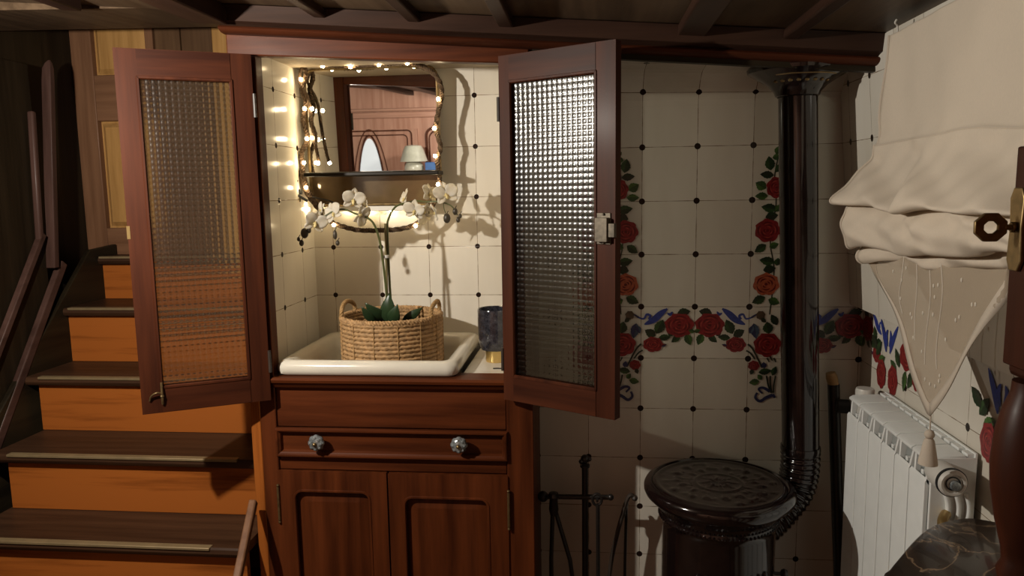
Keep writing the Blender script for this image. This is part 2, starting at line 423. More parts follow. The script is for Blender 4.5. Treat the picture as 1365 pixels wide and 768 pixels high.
# painted motifs (flat paint on the tile faces, inside the wall's own mesh)
class Painter:
    def __init__(s, mb, to_world, base_index): s.mb, s.tw, s.bi, s.lv = mb, to_world, base_index, 0
    def poly(s, pts, key):
        s.lv += 1; h = 0.0003+0.000012*s.lv
        s.mb.add([s.tw(u, v, h) for u, v in pts], [tuple(range(len(pts)))], s.bi+PKEYS.index(key))
    def blob(s, u, v, ru, rv, key, wob=0.08, lobes=7, ph=0.0, n=28):
        s.poly([(u+ru*(1+wob*math.sin(lobes*a+ph)+0.4*wob*math.sin(13*a+2*ph))*math.cos(a), v+rv*(1+wob*math.sin(lobes*a+ph)+0.4*wob*math.sin(13*a+2*ph))*math.sin(a)) for a in [2*PI*k/n for k in range(n)]], key)
    def arc(s, u, v, r, a0, a1, w0, key, sq=1.0):
        n = 9; o = []; i_ = []
        for k in range(n+1):
            t = k/n; a = a0+(a1-a0)*t; ww = w0*math.sin(PI*t)
            o.append((u+(r+ww)*math.cos(a), v+sq*(r+ww)*math.sin(a))); i_.append((u+(r-ww*.2)*math.cos(a), v+sq*(r-ww*.2)*math.sin(a)))
        s.poly(o+i_[::-1], key)
    def rose(s, u, v, ru, rv, key='red', ph=0.0):
        s.blob(u, v, ru, rv, key, 0.06, 7, ph)
        sq = rv/ru
        lt = 'orange' if key == 'orange' else 'red_light'
        for k, (rr, a) in enumerate(((.72, .3), (.70, 1.9), (.72, 3.6), (.66, 5.0), (.46, 1.0), (.44, 3.0), (.45, 4.7), (.24, .4), (.22, 3.2))):
            s.arc(u, v, ru*rr, a+ph, a+ph+1.5, ru*.11, 'red_dark', sq)
            s.arc(u, v, ru*(rr-.12), a+ph+.2, a+ph+1.3, ru*.055, lt, sq)
        s.blob(u, v, ru*.13, rv*.13, 'red_dark', .1, 5, ph, 12)
    def leaf(s, u, v, L, W, ang, key='green'):
        n = 12; c, sn = math.cos(ang), math.sin(ang)
        def T(a, b): return (u+a*c-b*sn, v+a*sn+b*c)
        up_ = [T(-L/2+L*k/n, W/2*math.sin(PI*(k/n)**0.85)*(1+.10*math.sin(k*2.6))) for k in range(n+1)]
        dn = [T(-L/2+L*k/n, -W/2*math.sin(PI*(k/n)**0.85)*(1+.10*math.sin(k*2.6+1))) for k in range(n+1)]
        mid = [T(-L/2+L*k/n, .04*W*math.sin(3*k/n)) for k in range(n+1)]
        k2 = {'green': 'green_mid', 'green_mid': 'green_dark', 'green_dark': 'stem'}.get(key, 'blue_dark')
        s.poly(up_+mid[::-1], key); s.poly(mid+dn[::-1], k2)
        s.line([mid[0], mid[n//2], mid[-2]], W*.03, W*.015, 'stem')
    def line(s, pts, w0, w1, key, belly=False):
        P_ = spline([(p[0], p[1], 0) for p in pts], 6); L = []; R = []
        for i, p in enumerate(P_):
            t = (P_[min(i+1, len(P_)-1)]-P_[max(i-1, 0)]).normalized(); f = i/(len(P_)-1)
            ww = (w0*math.sin(PI*min(max(f, .06), .97))**.7) if belly else w0+(w1-w0)*f
            L.append((p.x-t.y*ww, p.y+t.x*ww)); R.append((p.x+t.y*ww, p.y-t.x*ww))
        s.lv += 1; h = 0.0003+0.000012*s.lv
        o = [s.tw(u, v, h) for u, v in L]+[s.tw(u, v, h) for u, v in R]; n = len(L)
        s.mb.add(o, [(i, i+1, n+i+1, n+i) for i in range(n-1)], s.bi+PKEYS.index(key))
K = 0.00196                                                # metres per photo pixel on the alcove wall
def garland(p, u0, v0, sg, swag=True, column=True):
    """one half of the painted garland; (u0,v0) is the dot between two swags, sg=+1/-1 mirrors it"""
    def U(px): return u0+sg*(px-926)*K
    def V(py): return v0-(py-410)*K
    def A(d): return math.radians(d) if sg > 0 else PI-math.radians(d)
    def leaf(px, py, L, W, d, k='green'): p.leaf(U(px), V(py), L*K, W*K, A(d), k)
    def rose(px, py, rx, ry, k='red', ph=0.): p.rose(U(px), V(py), rx*K, ry*K, k, ph)
    def line(pts, a, b, k, belly=False): p.line([(U(x), V(y)) for x, y in pts], a*K, b*K, k, belly)
    if swag:
        line([(963, 412), (972, 419), (982, 428), (994, 434)], 4.6, 3, 'blue', True)
        line([(956, 416), (959, 420), (963, 418)], 2, 1, 'blue', True)
        line([(988, 427), (986, 422), (991, 420), (995, 426), (1003, 424)], 1.9, 1, 'blue')
        leaf(940.5, 417, 18, 12, 170, 'green_dark')
        leaf(934, 455, 17, 11, -110); leaf(951, 454, 16, 9, -40, 'green_mid'); leaf(973, 437, 22, 14, 115, 'green_mid')
        leaf(966, 452, 17, 9, 175, 'green_mid'); leaf(986, 446, 17, 12, 30, 'green_dark'); leaf(959, 447, 9, 6, 40, 'green_dark')
        rose(946.5, 435, 19.5, 16.5, 'red', .4); rose(982, 462, 13.5, 10.5, 'red', 1.7)
        leaf(967, 463, 8, 4, 160, 'red_dark'); leaf(930, 443, 9, 6, 20, 'green')
    if column:
        line([(1033, 200), (1027, 235), (1030, 270), (1024, 320), (1030, 360), (1026, 420)], .8, .8, 'stem')
        leaf(1030.5, 200, 12, 9, 70); leaf(1029, 209, 11, 8, 10); leaf(1020.5, 217, 19, 13, 100, 'green_mid')
        leaf(1032, 223, 14, 8, 60, 'green_mid'); leaf(1017, 232, 18, 10, 175, 'green_dark'); leaf(1009.5, 246, 16, 13, 150); leaf(1010.6, 260, 17, 10, 180)
        rose(1030, 249, 13, 14, 'red', .9)
        leaf(1021, 276, 21, 12, 170, 'green_mid'); leaf(1025, 287, 17, 12, 10, 'green_dark'); leaf(1033, 276, 12, 8, 60)
        rose(1020, 306, 16.5, 15.5, 'red', 2.1)
        leaf(1011, 330, 18, 11, 215, 'green_mid'); leaf(1029, 326, 13, 9, 20); leaf(1020, 347, 20, 12, 170, 'green_mid'); leaf(1034, 348, 11, 9, 80, 'green_mid'); leaf(1024, 358, 17, 12, 10, 'green_dark')
        rose(1020, 378.5, 17, 15, 'orange', 3.0)
        leaf(1010.5, 400, 19, 12, 205, 'green_mid'); leaf(1031, 402, 16, 11, -20)
        p.blob(U(1014), V(421), 6*K, 6*K, 'brown'); leaf(1018, 428, 9, 6, -40, 'green_dark'); line([(1002, 424), (1008, 420)], 1.4, 1, 'blue_dark')
        leaf(1032, 427, 17, 10, 120, 'green_dark'); leaf(1024, 438, 17, 14, 100, 'green_mid'); leaf(1007, 443, 22, 12, -80, 'blue_grey'); leaf(1002, 441, 12, 7, -110, 'blue_grey')
        rose(1024, 462, 18, 16.5, 'red', .2)
        line([(998, 461), (1004, 467), (1010, 478), (1018, 494)], 1.3, 1, 'stem'); line([(996, 470), (1002, 474), (1008, 482)], 1.1, 1, 'stem')
        rose(1006.5, 491, 7.5, 7, 'red', 2.2)
        for x, d in ((1024, 480), (1028, 478), (1033, 480)): line([(x, d), (x+3, d+6)], 1.3, .6, 'stem')
        leaf(1022, 499, 18, 9, 10, 'green_mid'); leaf(1007.5, 514, 14, 9, 190); leaf(1015, 507, 9, 7, 130); leaf(1004, 500, 8, 6, 250, 'green_dark'); leaf(1034, 498, 14, 8, 70, 'green_mid')
        leaf(1020, 490, 9, 7, 100, 'blue_dark')
        for a, b in ((1024, 1031), (1029, 1032), (1036, 1034)): line([(a, 505), ((a+b)/2-1, 518), (b, 529)], 1.1, 1.1, 'stem')
        line([(1029, 527), (1020, 522), (1014, 524), (1019, 530)], 2.2, 1.2, 'blue_dark'); line([(1033, 532), (1024, 536), (1016, 541), (1010, 536), (1012, 529)], 2.4, 1.5, 'blue_dark')
        line([(1033, 531), (1036, 536)], 2, 1.4, 'blue_dark')

# alcove wall with its cove
prof = [(YA, 0.0), (YA, 1.655)]
for k in range(1, 9):
    a = math.radians(90*k/8); prof.append((YA-0.09*(1-math.cos(a)), 1.655+0.085*math.sin(a)))
prof += [(1.80, 1.752)]
arc = [0.0]
for a, b in zip(prof, prof[1:]): arc.append(arc[-1]+math.dist(a, b))
x0, x1 = -0.15, XR+0.02
def zz(z, x): return z if z < 1.66 else z+SL*0.55*(x-0.2)*min(1, (z-1.66)/0.06)
def alcove_sheet(i0, i1):
    m_ = MB()
    for i in range(i0, i1):
        (ya, za), (yb, zb) = prof[i], prof[i+1]
        m_.add([(x0, ya, zz(za, x0)), (x1, ya, zz(za, x1)), (x1, yb, zz(zb, x1)), (x0, yb, zz(zb, x0))], [(0, 1, 2, 3)])
    return m_
def alcove_uv(o, i0, n):
    ul = o.data.uv_layers.new(name='UVMap')
    for p in o.data.polygons:
        for c, li in enumerate(p.loop_indices):
            co = o.data.vertices[o.data.loops[li].vertex_index].co; i = p.index+i0
            ul.data[li].uv = (co.x-0.14, (arc[i] if c < 2 else arc[i+1])-1.128) if p.index < n else (0.07, 0.07)
mb = alcove_sheet(0, 1)
mb.box((x0, YA+.002, 0), (x1, YA+.06, 1.86), 1)
pt = Painter(mb, lambda u, v, h: (u, YA-h, v), 2)
garland(pt, 0.282, 1.127, +1); garland(pt, 0.282, 1.127, -1)
garland(pt, 0.724, 1.127, -1, column=False)
wa = mb.build('wall_alcove', [TILE_A, PLASTER]+[PAINT[k] for k in PKEYS], smooth=0); alcove_uv(wa, 0, 1); struct(wa)
mb = alcove_sheet(1, len(prof)-1)
wc = mb.build('ceiling_alcove', TILE_A, smooth=40); alcove_uv(wc, 1, 99); struct(wc)

# niche behind the open cupboard
def uv_nb(co, p): return (co.x+0.332, co.z-1.134)
def uv_nl(co, p): return (co.y-2.12, co.z-1.134)
struct(MB().box((-0.875, YN, 0.0), (-0.15, YN+.05, 1.86)).build('wall_niche_back', TILE_N, uvf=uv_nb, smooth=0))
struct(MB().box((-0.868, 1.842, 0.0), (-0.835, YN, 1.84)).build('wall_niche_left', TILE_N, uvf=uv_nl, smooth=0))
struct(MB().box((-0.200, 1.842, 0.0), (-0.152, YN, 1.80)).build('wall_niche_right', TILE_N, uvf=uv_nl, smooth=0))
struct(MB().box((-0.868, 1.842, 1.80), (-0.152, YN+.05, 1.86)).build('ceiling_niche', PLASTER, smooth=0))

# right wall: recessed tiled lower wall, thicker leaning upper wall with the window
mb = MB(); mb.add([(XR, YA, 0), (XR, -1.0, 0), (XR, -1.0, 1.9), (XR, YA, 1.9)], [(0, 1, 2, 3)])
mb.box((XR+.002, -1.0, 0), (XR+.06, YA+.06, 1.9), 1)
pt = Painter(mb, lambda u, v, h: (XR-h, -u, v), 2)         # u runs towards the camera
garland(pt, -YA+0.0, 1.127, +1, column=False)
for c0 in (-1.850, -1.345, -0.80):
    for sg in (1, -1):
        s2 = sg
        pt.line([(c0+s2*.010, 1.045), (c0+s2*.022, 1.075), (c0+s2*.050, 1.118)], .009, .004, 'blue', True)
        pt.line([(c0+s2*.004, 1.06), (c0+s2*.012, 1.085), (c0+s2*.006, 1.10)], .006, .003, 'blue', True)
        pt.leaf(c0+s2*.055, 1.045, .05, .026, 2.2 if s2 > 0 else .9, 'green_mid'); pt.leaf(c0+s2*.035, 1.02, .045, .024, 2.6 if s2 > 0 else .5, 'green')
        pt.leaf(c0+s2*.085, 1.055, .05, .026, .6 if s2 > 0 else 2.5, 'green_dark')
        pt.rose(c0+s2*.034, .985, .028, .036, 'red', 1.3*s2)
        if s2 > 0: pt.rose(c0+.105, 1.06, .036, .034, 'red', .6); pt.leaf(c0+.13, 1.01, .05, .026, 4.2, 'green_mid'); pt.leaf(c0+.10, 1.0, .05, .024, 4.6, 'green'); pt.rose(c0+.165, 1.02, .024, .026, 'red', 2.)
struct(mb.build('wall_right', [TILE_A, PLASTER]+[PAINT[k] for k in PKEYS], uvf=lambda co, p: (co.y-YA, co.z-1.128) if p.material_index == 0 else (.07, .07), smooth=0))
XU0, XU1 = 0.682, 0.630                                    # face of the upper wall at z 1.136 and 1.75
def xu(z): return XU0+(XU1-XU0)*(z-1.136)/0.614
WY0, WY1, WZ0, WZ1 = 0.86, 1.44, 1.36, 1.66
mb = MB()
for (ya, yb, za, zb) in ((-1.0, WY0, 1.136, 1.80), (WY1, YA-.002, 1.136, 1.80), (WY0, WY1, 1.136, WZ0), (WY0, WY1, WZ1, 1.80)):
    mb.hexa([(xu(za), ya, za), (XR-.001, ya, za), (XR-.001, yb, za), (xu(za), yb, za), (xu(zb), ya, zb), (XR-.001, ya, zb), (XR-.001, yb, zb), (xu(zb), yb, zb)])
struct(mb.build('wall_window_side', TILE_A, uvf=lambda co, p: (co.y-YA+.06, co.z-1.128), smooth=0))
wn = struct(thing('window_1', 'dark night window behind the cream roman blind', None, (0.70, 1.15, WZ0)))
mb = MB(); e = .001
mb.box((.66, WY0+e, WZ0+e), (.70, WY0+.04, WZ1-e)).box((.66, WY1-.04, WZ0+e), (.70, WY1-e, WZ1-e)).box((.66, WY0+.04, WZ0+e), (.70, WY1-.04, WZ0+.04)).box((.66, WY0+.04, WZ1-.04), (.70, WY1-.04, WZ1-e)).box((.665, 1.14, WZ0+.04), (.695, 1.165, WZ1-.04))
mb.build('window_frame', STILEW['Z'], wn)
MB().box((.678, WY0+.04, WZ0+.04), (.682, 1.14, WZ1-.04)).box((.678, 1.165, WZ0+.04), (.682, WY1-.04, WZ1-.04)).build('pane', NIGHT, wn)

# cornice over cupboard and alcove
mb = MB()
pr = [(1.815, -.055), (1.782, -.055), (1.772, -.052), (1.762, -.044), (1.758, -.036), (1.762, -.028), (1.770, -.024), (1.766, -.020), (1.745, -.012), (1.728, .004), (1.720, .010), (1.720, .022), (1.815, .022)]
def cz(x, dz): return 1.8455+(-0.081)*(x+0.846)+dz*0.55+.012
XA, XB = -0.872, 0.665
mb.loft([[(x, y, min(cz(x, dz*1.0), zc(x)-.0005) if dz < 0 else zc(x)-.001) for y, dz in pr] for x in (XA, XB)])
mb.m = [1 if (i < 13 and 6 <= i <= 11) else 0 for i in range(len(mb.f))]
struct(mb.build('trim_8', [REDW['X'], BEAMW['X']], smooth=30))
mb = MB(); mb.loft([[(x, y, cz(x, -.055)-h) for y, h in ((1.79, -.002), (1.79, .012), (1.812, .012), (1.812, -.002))] for x in (-.13, .655)])
struct(mb.build('trim_9', DARKW['X']))

# stair side: panelled end wall, dark left wall
YP = 2.62
mb = MB(); mb.box((-1.95, YP+.02, 0), (-0.86, YP+.06, 2.5))
def pw(px, py): q = at(px, py, Y=YP); return q.x, q.z
struct(mb.build('wall_stair', STILEW['Z'], smooth=0))
def boards(name, mat, rects, y0, y1, bevel=.003):
    m_ = MB()
    for a, b, c, d in rects: m_.box((a, y0, c), (b, y1, d))
    return struct(m_.build(name, mat, bevel=bevel))
x_a, x_b, x_c = pw(92, 100)[0], pw(127, 100)[0], pw(206, 60)[0]
x_d, x_e, x_f = pw(240, 40)[0], pw(283, 40)[0], pw(306, 40)[0]
z1, z2, z3 = pw(130, 101)[1], pw(135, 162)[1], pw(140, 304)[1]
boards('trim_10', STILEW['Z'], [(x_a, x_b, 1.15, 2.4)], YP-.012, YP+.02)
boards('trim_11', STILEW['X'], [(x_b, x_c, z2, z1), (x_b, x_c, 1.15, z3)], YP-.012, YP+.02)
mb = MB()
for (za, zb) in ((z3, z2), (z1, 2.4)):
    a, b, g = x_b, x_c-.03, .022
    mb.hexa([(a, YP+.012, za), (b, YP+.012, za), (b, YP+.02, za), (a, YP+.02, za), (a, YP+.012, zb), (b, YP+.012, zb), (b, YP+.02, zb), (a, YP+.02, zb)])
    mb.loft([[(a+.006, YP+.012, za+.006), (b-.006, YP+.012, za+.006), (b-.006, YP+.012, zb-.006), (a+.006, YP+.012, zb-.006)], [(a+g, YP-.002, za+g), (b-g, YP-.002, za+g), (b-g, YP-.002, zb-g), (a+g, YP-.002, zb-g)]], caps=(False, True))
struct(mb.build('trim_12', PANELW['Z'], smooth=0))
boards('trim_13', STILEW['Z'], [(x_c-.03, x_c, z3, 2.4)], YP-.012, YP+.02)
boards('trim_14', PLANKW['Z'], [(x_c+.003, x_d-.002, 1.1, 2.4), (x_d+.002, x_e-.002, 1.1, 2.4)], YP-.004, YP+.02)
boards('trim_15', PANELW['Z'], [(x_e, -0.872, 1.1, 2.4)], YP-.010, YP+.02)
struct(MB().box((XL-.2, 1.82, 2.45), (-0.86, YP+.06, 2.5)).build('ceiling_stair', DARKW['X'], smooth=0))
struct(MB().box((-0.872, 1.845, 1.862), (-0.15, 1.90, 2.5)).box((-0.872, 1.90, 1.862), (-0.84, YP+.02, 2.5)).build('wall_stair_side', DARKW['Z'], smooth=0))
struct(MB().box((XL-.16, -1.0, 0), (XL-.12, YP+.06, 2.5)).build('wall_left', LEFTW['Z'], smooth=0))
# dark panelling along the stairs with a sloping string, slim vertical beads and a rounded post
def lw(px, py, X=XL): return at(px, py, X=X)
def lbar(p, q, wd, th, X=XL):
    d = (q-p).normalized(); nrm = Vector((0, -d.z, d.y))*wd/2
    m_ = MB(); m_.prism([p+nrm, q+nrm, q-nrm, p-nrm], Vector((-th, 0, 0))); return m_
struct(MB().box((XL-.12, 0.5, 0), (XL-.022, 2.26, 1.86)).build('wall_stair_panel', LEFTW['Z'], smooth=0))
p, q = lw(-30, 672), lw(87, 350)
struct(lbar(p, q, .030, .021).build('trim_16', PURPW['Y'], bevel=.004))
p, q = lw(-10, 497), lw(60, 312)
struct(lbar(p, q, .020, .021).build('trim_17', PURPW['Y'], bevel=.003))
p, q = lw(57, 322), lw(46, 148)
struct(lbar(p, q, .020, .021).build('trim_18', PURPW['Z'], bevel=.006))
mb = MB(); p, q = lw(73, 357), lw(66, 80)
rings = []
for t, sc in ((0, 1), (.9, 1), (.96, .9), (.985, .6), (1.0, .2)):
    c = p.lerp(q, t); rings.append([c+Vector((dx*sc, dy*sc, 0)) for dx, dy in ((.0, -.012), (.009, -.010), (.009, .010), (0, .012), (-.022, .012), (-.022, -.012))])
mb.loft(rings); struct(mb.build('trim_19', PURPW['Z'], bevel=.003))
# rear of the room (seen only in the mirror)
YR = -0.90
struct(MB().box((-1.95, YR-.05, 0), (0.9, YR, 2.0)).build('wall_rear', REARW['Z'], smooth=0))
mb = MB(); mb.box((-1.70, YR+.001, 1.735), (0.7, YR+.03, 1.775)).box((-1.70, YR+.001, 1.78), (0.7, YR+.05, 1.80))
struct(mb.build('trim_20', REARW['X'], bevel=.006))
dr = struct(thing('door_1', 'panelled rear door with a pointed frosted pane', None, (-1.50, YR, 0)))
def arch(cx, hw, zb, zt, n=10):
    o = [(cx+hw, zb)]
    for k in range(n+1):
        t = k/n; o.append((cx+hw*(1-t**1.35), zb+(zt-zb)*(0.25+0.75*math.sin(t*PI/2))))
    return o+[(2*cx-a, b) for a, b in o[::-1][1:]]
ac = -1.52
MB().box((-1.72, YR+.002, .1), (-1.18, YR+.022, 1.66)).build('door_panel', REARW['Z'], dr)
MB().prism([(a, YR+.030, b) for a, b in arch(ac, .085, 1.2, 1.60)], (0, -.006, 0)).build('pane', FROST, dr, smooth=0)
mb = MB(); bead(mb, arch(ac, .092, 1.19, 1.62), YR+.026, .007); bead(mb, arch(ac, .128, 1.16, 1.66), YR+.024, .004)
mb.build('arch_moulding', MAHOG['Z'], dr)
mb = MB(); bead(mb, rrect(-1.69, -1.22, .3, 1.65, .03), YR+.024, .005); bead(mb, rrect(-1.66, -1.25, .33, 1.62, .03), YR+.024, .004); mb.build('panel_moulding', MAHOG['Z'], dr)
mb = MB(); bead(mb, rrect(-1.12, -.7, .3, 1.66, .05), YR+.004, .009); bead(mb, rrect(-1.10, -.72, .3, 1.64, .05), YR+.004, .005)
struct(mb.build('trim_21', MAHOG['Z']))

# ------------------------------------------------------------ the sink cupboard
cab = thing('sink_cupboard', 'tall red mahogany cupboard with open glazed doors around the tiled sink niche', 'cupboard', (-0.505, YC, 0))
def hz(x): return 1.778-0.061*(x+0.80)                     # underside of the header
MB().box((-0.846, YC, 0), (-0.803, YC+.04, 1.80)).build('post', MAHOG['Z'], cab, bevel=.003)
MB().box((-0.206, YC, 0), (-0.138, YC+.04, 1.77)).build('post', MAHOG['Z'], cab, bevel=.003)
MB().box((-0.874, YC+.004, 0), (-0.847, YC+.04, 1.80)).build('side_stile', HONEY['Z'], cab, bevel=.003)
mb = MB(); mb.hexa([(-.872, YC-.004, hz(-.872)), (-.138, YC-.004, hz(-.138)), (-.138, YC+.03, hz(-.138)), (-.872, YC+.03, hz(-.872)), (-.872, YC-.004, cz(-.872, -.05)), (-.138, YC-.004, cz(-.138, -.05)), (-.138, YC+.03, cz(-.138, -.05)), (-.872, YC+.03, cz(-.872, -.05))])
mb.build('header', MAHOG['X'], cab, bevel=.003)
MB().box((-0.150, YC+.041, 0), (-0.138, YA-.001, 1.76)).build('side_panel', MAHOG['Z'], cab)
mb = MB(); mb.loft([[(x, YC+a, b) for a, b in ((.05, .955), (-.004, .955), (-.010, .960), (-.014, .968), (-.020, .972), (-.022, .979), (-.016, .984), (.0, .985), (.05, .985))] for x in (-0.802, -0.207)])
mb.build('sill', MAHOG['X'], cab, smooth=30)
MB().box((-0.802, YC+.006, .850), (-0.207, YC+.03, .954)).build('apron', MAHOG['X'], cab, bevel=.002)
MB().box((-0.802, YC+.006, .735), (-0.207, YC+.03, .772)).build('rail', MAHOG['X'], cab, bevel=.002)
dwr = MB().box((-0.800, YC+.006, .778), (-0.208, YC+.03, .845)).build('drawer', MAHOG['X'], cab)
mb = MB()
o_ = [(-.203, .772), (-.203, .849), (-.806, .849), (-.806, .772)]
def inset(o, d): return [(o[0][0]-d, o[0][1]+d), (o[1][0]-d, o[1][1]-d), (o[2][0]+d, o[2][1]-d), (o[3][0]+d, o[3][1]+d)]
rings = []
for d, y in ((0, .006), (0, -.004), (.003, -.010), (.007, -.010), (.010, -.006), (.013, -.003), (.016, .006)):
    rings.append([(x, YC+y, z) for x, z in inset(o_, d)])
mb.loft(rings, caps=(False, False)); mb.build('drawer_moulding', MAHOG['X'], dwr, smooth=0)
for k, (px, py) in enumerate(((420, 592), (611, 595))):
    q = at(px, py, Y=YC-.03); n0 = MB(); n0.lathe([(.006, 0), (.006, .014), (.009, .016)], (0, 0, 0), 12)
    n0.lathe([(.0001, .012), (.012, .013), (.018, .020), (.020, .027), (.017, .034), (.010, .038), (.0001, .039)], (0, 0, 0), 32, 1, wob=lambda a, h: 1+.10*abs(math.cos(4*a)))
    for j in range(8):
        a = 2*PI*j/8; n0.ball((.0145*math.cos(a), .0145*math.sin(a), .034), .0042, 8, 1)
    n0.ball((0, 0, .040), .0055, 10, 0)
    n0.xf(Matrix.Translation((q.x, YC+.005, q.z)) @ Matrix.Rotation(PI/2, 4, 'X'))
    kb = n0.build('knob', [BRASSD, CHROME], dwr); kb['label'] = 'silvery flower-shaped drawer knob'
def low_door(x0, x1, op):
    z0, z1_ = .10, .733
    m_ = MB(); frame_plate(m_, (x0, x1, z0, z1_), rrect(op[0], op[1], .18, op[2], .022, top_only=False), YC-.004, YC+.018)
    dd = m_.build('door', MAHOG['Z'], cab, bevel=.0025, smooth=30)
    m_ = MB(); inn = rrect(op[0], op[1], .18, op[2], .022)
    m_.loft([[(x, YC+.012, z) for x, z in inn], [(x, YC+.010, z) for x, z in rrect(op[0]+.012, op[1]-.012, .192, op[2]-.012, .018)], [(x, YC+.0065, z) for x, z in rrect(op[0]+.034, op[1]-.034, .214, op[2]-.034, .004)]][::1], caps=(False, True))
    m_.build('door_panel', MAHOG['Z'], dd, smooth=0)
    m_ = MB(); bead(m_, rrect(op[0]+.001, op[1]-.001, .181, op[2]-.001, .022), YC-.002, .0045); m_.build('moulding', MAHOG['Z'], dd)
    return dd
dl = low_door(-.808, -.517, (-.765, -.562, .682)); dr_ = low_door(-.513, -.204, (-.474, -.254, .672))
for dd, x in ((dl, -.806), (dr_, -.203)):
    m_ = MB(); m_.tube([(x, YC-.007, .60), (x, YC-.007, .69)], .0035, 8).ball((x, YC-.007, .695), .004, 8).ball((x, YC-.007, .595), .004, 8); m_.build('hinge', BRASSD, dd)
MB().box((-.802, YC+.004, 0), (-.207, YC+.03, .099)).build('plinth', MAHOG['X'], cab)

def glazed_door(hinge, free, zb, zt, st, tr, br, ys, cells, name_side):
    """glazed leaf: local x from hinge to free edge, ys = local y sign of the face towards the room"""
    v = Vector(free)-Vector(hinge); wdt = v.length
    h = .024
    d0 = MB(); sh, sf = st
    inn = rrect(sh, wdt-sf, br, (zt-zb)-tr, .0004, n=2)
    frame_plate(d0, (0, wdt, 0, zt-zb), inn, -h/2, h/2)
    fr = d0.build('glazed_door', REDW['Z'], cab, local=True, bevel=.002, smooth=30)
    fr.location = (hinge[0]+0.505, hinge[1]-YC, zb); fr.rotation_euler = (0, 0, math.atan2(v.y, v.x))
    H = zt-zb
    for za, zb_ in ((H-tr, H-.001), (.001, br)):           # rails with their grain across the leaf
        MB().box((sh, -h/2-.0012, za), (wdt-sf, h/2+.0012, zb_)).build('rail', REDW['X'], fr, local=True)
    m_ = MB(); bead(m_, inn, ys*(h/2-.001), .0045); bead(m_, inn, -ys*(h/2-.001), .004); m_.build('glazing_bead', REDW['Z'], fr, local=True)
    px0, px1, pz0, pz1 = sh+.0005, wdt-sf-.0005, br+.0005, H-tr-.0005
    nx = cells; nz = round(cells*(pz1-pz0)/(px1-px0)); S = 6
    m_ = MB(); A = .0010
    def fn(a, b):
        fx = (a*nx) % 1; fz = (b*nz) % 1
        hh = A*(1-(2*fx-1)**2)*(1-(2*fz-1)**2)
        return (px0+(px1-px0)*a, ys*(.0010+hh), pz0+(pz1-pz0)*b)
    m_.grid(fn, nx*S, nz*S, 0)
    m_.add([(px0, -ys*.002, pz0), (px1, -ys*.002, pz0), (px1, -ys*.002, pz1), (px0, -ys*.002, pz1)], [(0, 1, 2, 3) if ys < 0 else (3, 2, 1, 0)], 1)
    if ys > 0:
        m_.f = [tuple(reversed(f)) for f in m_.f]
    gp = m_.build('glass_pane', [GLASSF, GLASSB], fr, local=True, smooth=35); gp['label'] = 'pressed glass pane with a fine square grid'
    return fr, wdt, H
ld, lwd, lH = glazed_door((-0.808, 1.787), (-1.067, 1.648), .928, 1.778, (.048, .046), .063, .062, +1, 15, 'left')
rd, rwd, rH = glazed_door((-0.202, 1.787), (0.062, 1.632), .938, 1.754, (.030, .048), .060, .062, -1, 17, 'right')
# lock, hook, hinges
m_ = MB(); zl = at(806, 304, Y=1.66).z-.938
m_.box((rwd-.042, -.012, zl-.028), (rwd-.012, -.028, zl+.024)).box((rwd-.044, -.012, zl-.034), (rwd-.010, -.015, zl+.034))
for a in (-.031, .031): m_.ball((rwd-.026, -.017, zl+a), .003, 8)
lk = m_.build('lock', PEWTER, rd, local=True, bevel=.002); lk['label'] = 'dark brass rim lock on the free edge'
MB().box((rwd-.012, -.024, zl-.018), (rwd+.004, -.014, zl+.012)).build('bolt', PEWTER, lk, local=True, bevel=.001)
m_ = MB(); m_.tube(spline([(lwd-.046, .016, .075), (lwd-.046, .020, .040), (lwd-.046, .016, .022)]), .003, 8)
m_.tube(spline([(lwd-.046, .018, .048), (lwd-.034, .022, .052), (lwd-.022, .018, .044), (lwd-.018, .014, .032)]), .0022, 8).ball((lwd-.046, .019, .042), .005, 8)
m_.build('hook', BRASSD, ld, local=True)
MB().box((lwd-.0055, .0005, .42), (lwd+.0016, .0128, .45)).build('strike_plate', BRASS, ld, local=True)
for dd, H, s_ in ((ld, lH, 1), (rd, rH, -1)):
    for z in (.10, H-.12):
        m_ = MB(); m_.tube([(-.002, s_*.012, z-.028), (-.002, s_*.012, z+.028)], .004, 8); m_.build('hinge', IRONR, dd, local=True)

# ------------------------------------------------------------ things in the niche
wk = thing('worktop', 'small cream tiled ledge to the right of the white sink', 'worktop', (-.262, 2.0, .93))
MB().box((-.322, YC+.05, .93), (-.2005, YN-.001, .984)).build('slab', TILE_L, wk, bevel=.003, uvf=lambda co, p: (co.x+.332, co.y-2.02))
m_ = MB(); m_.tube([(-.250, 1.90, .9845), (-.238, 1.902, .9848), (-.226, 1.900, .9845)], .0022, 6); m_.build('chip', DARKW['X'], wk)

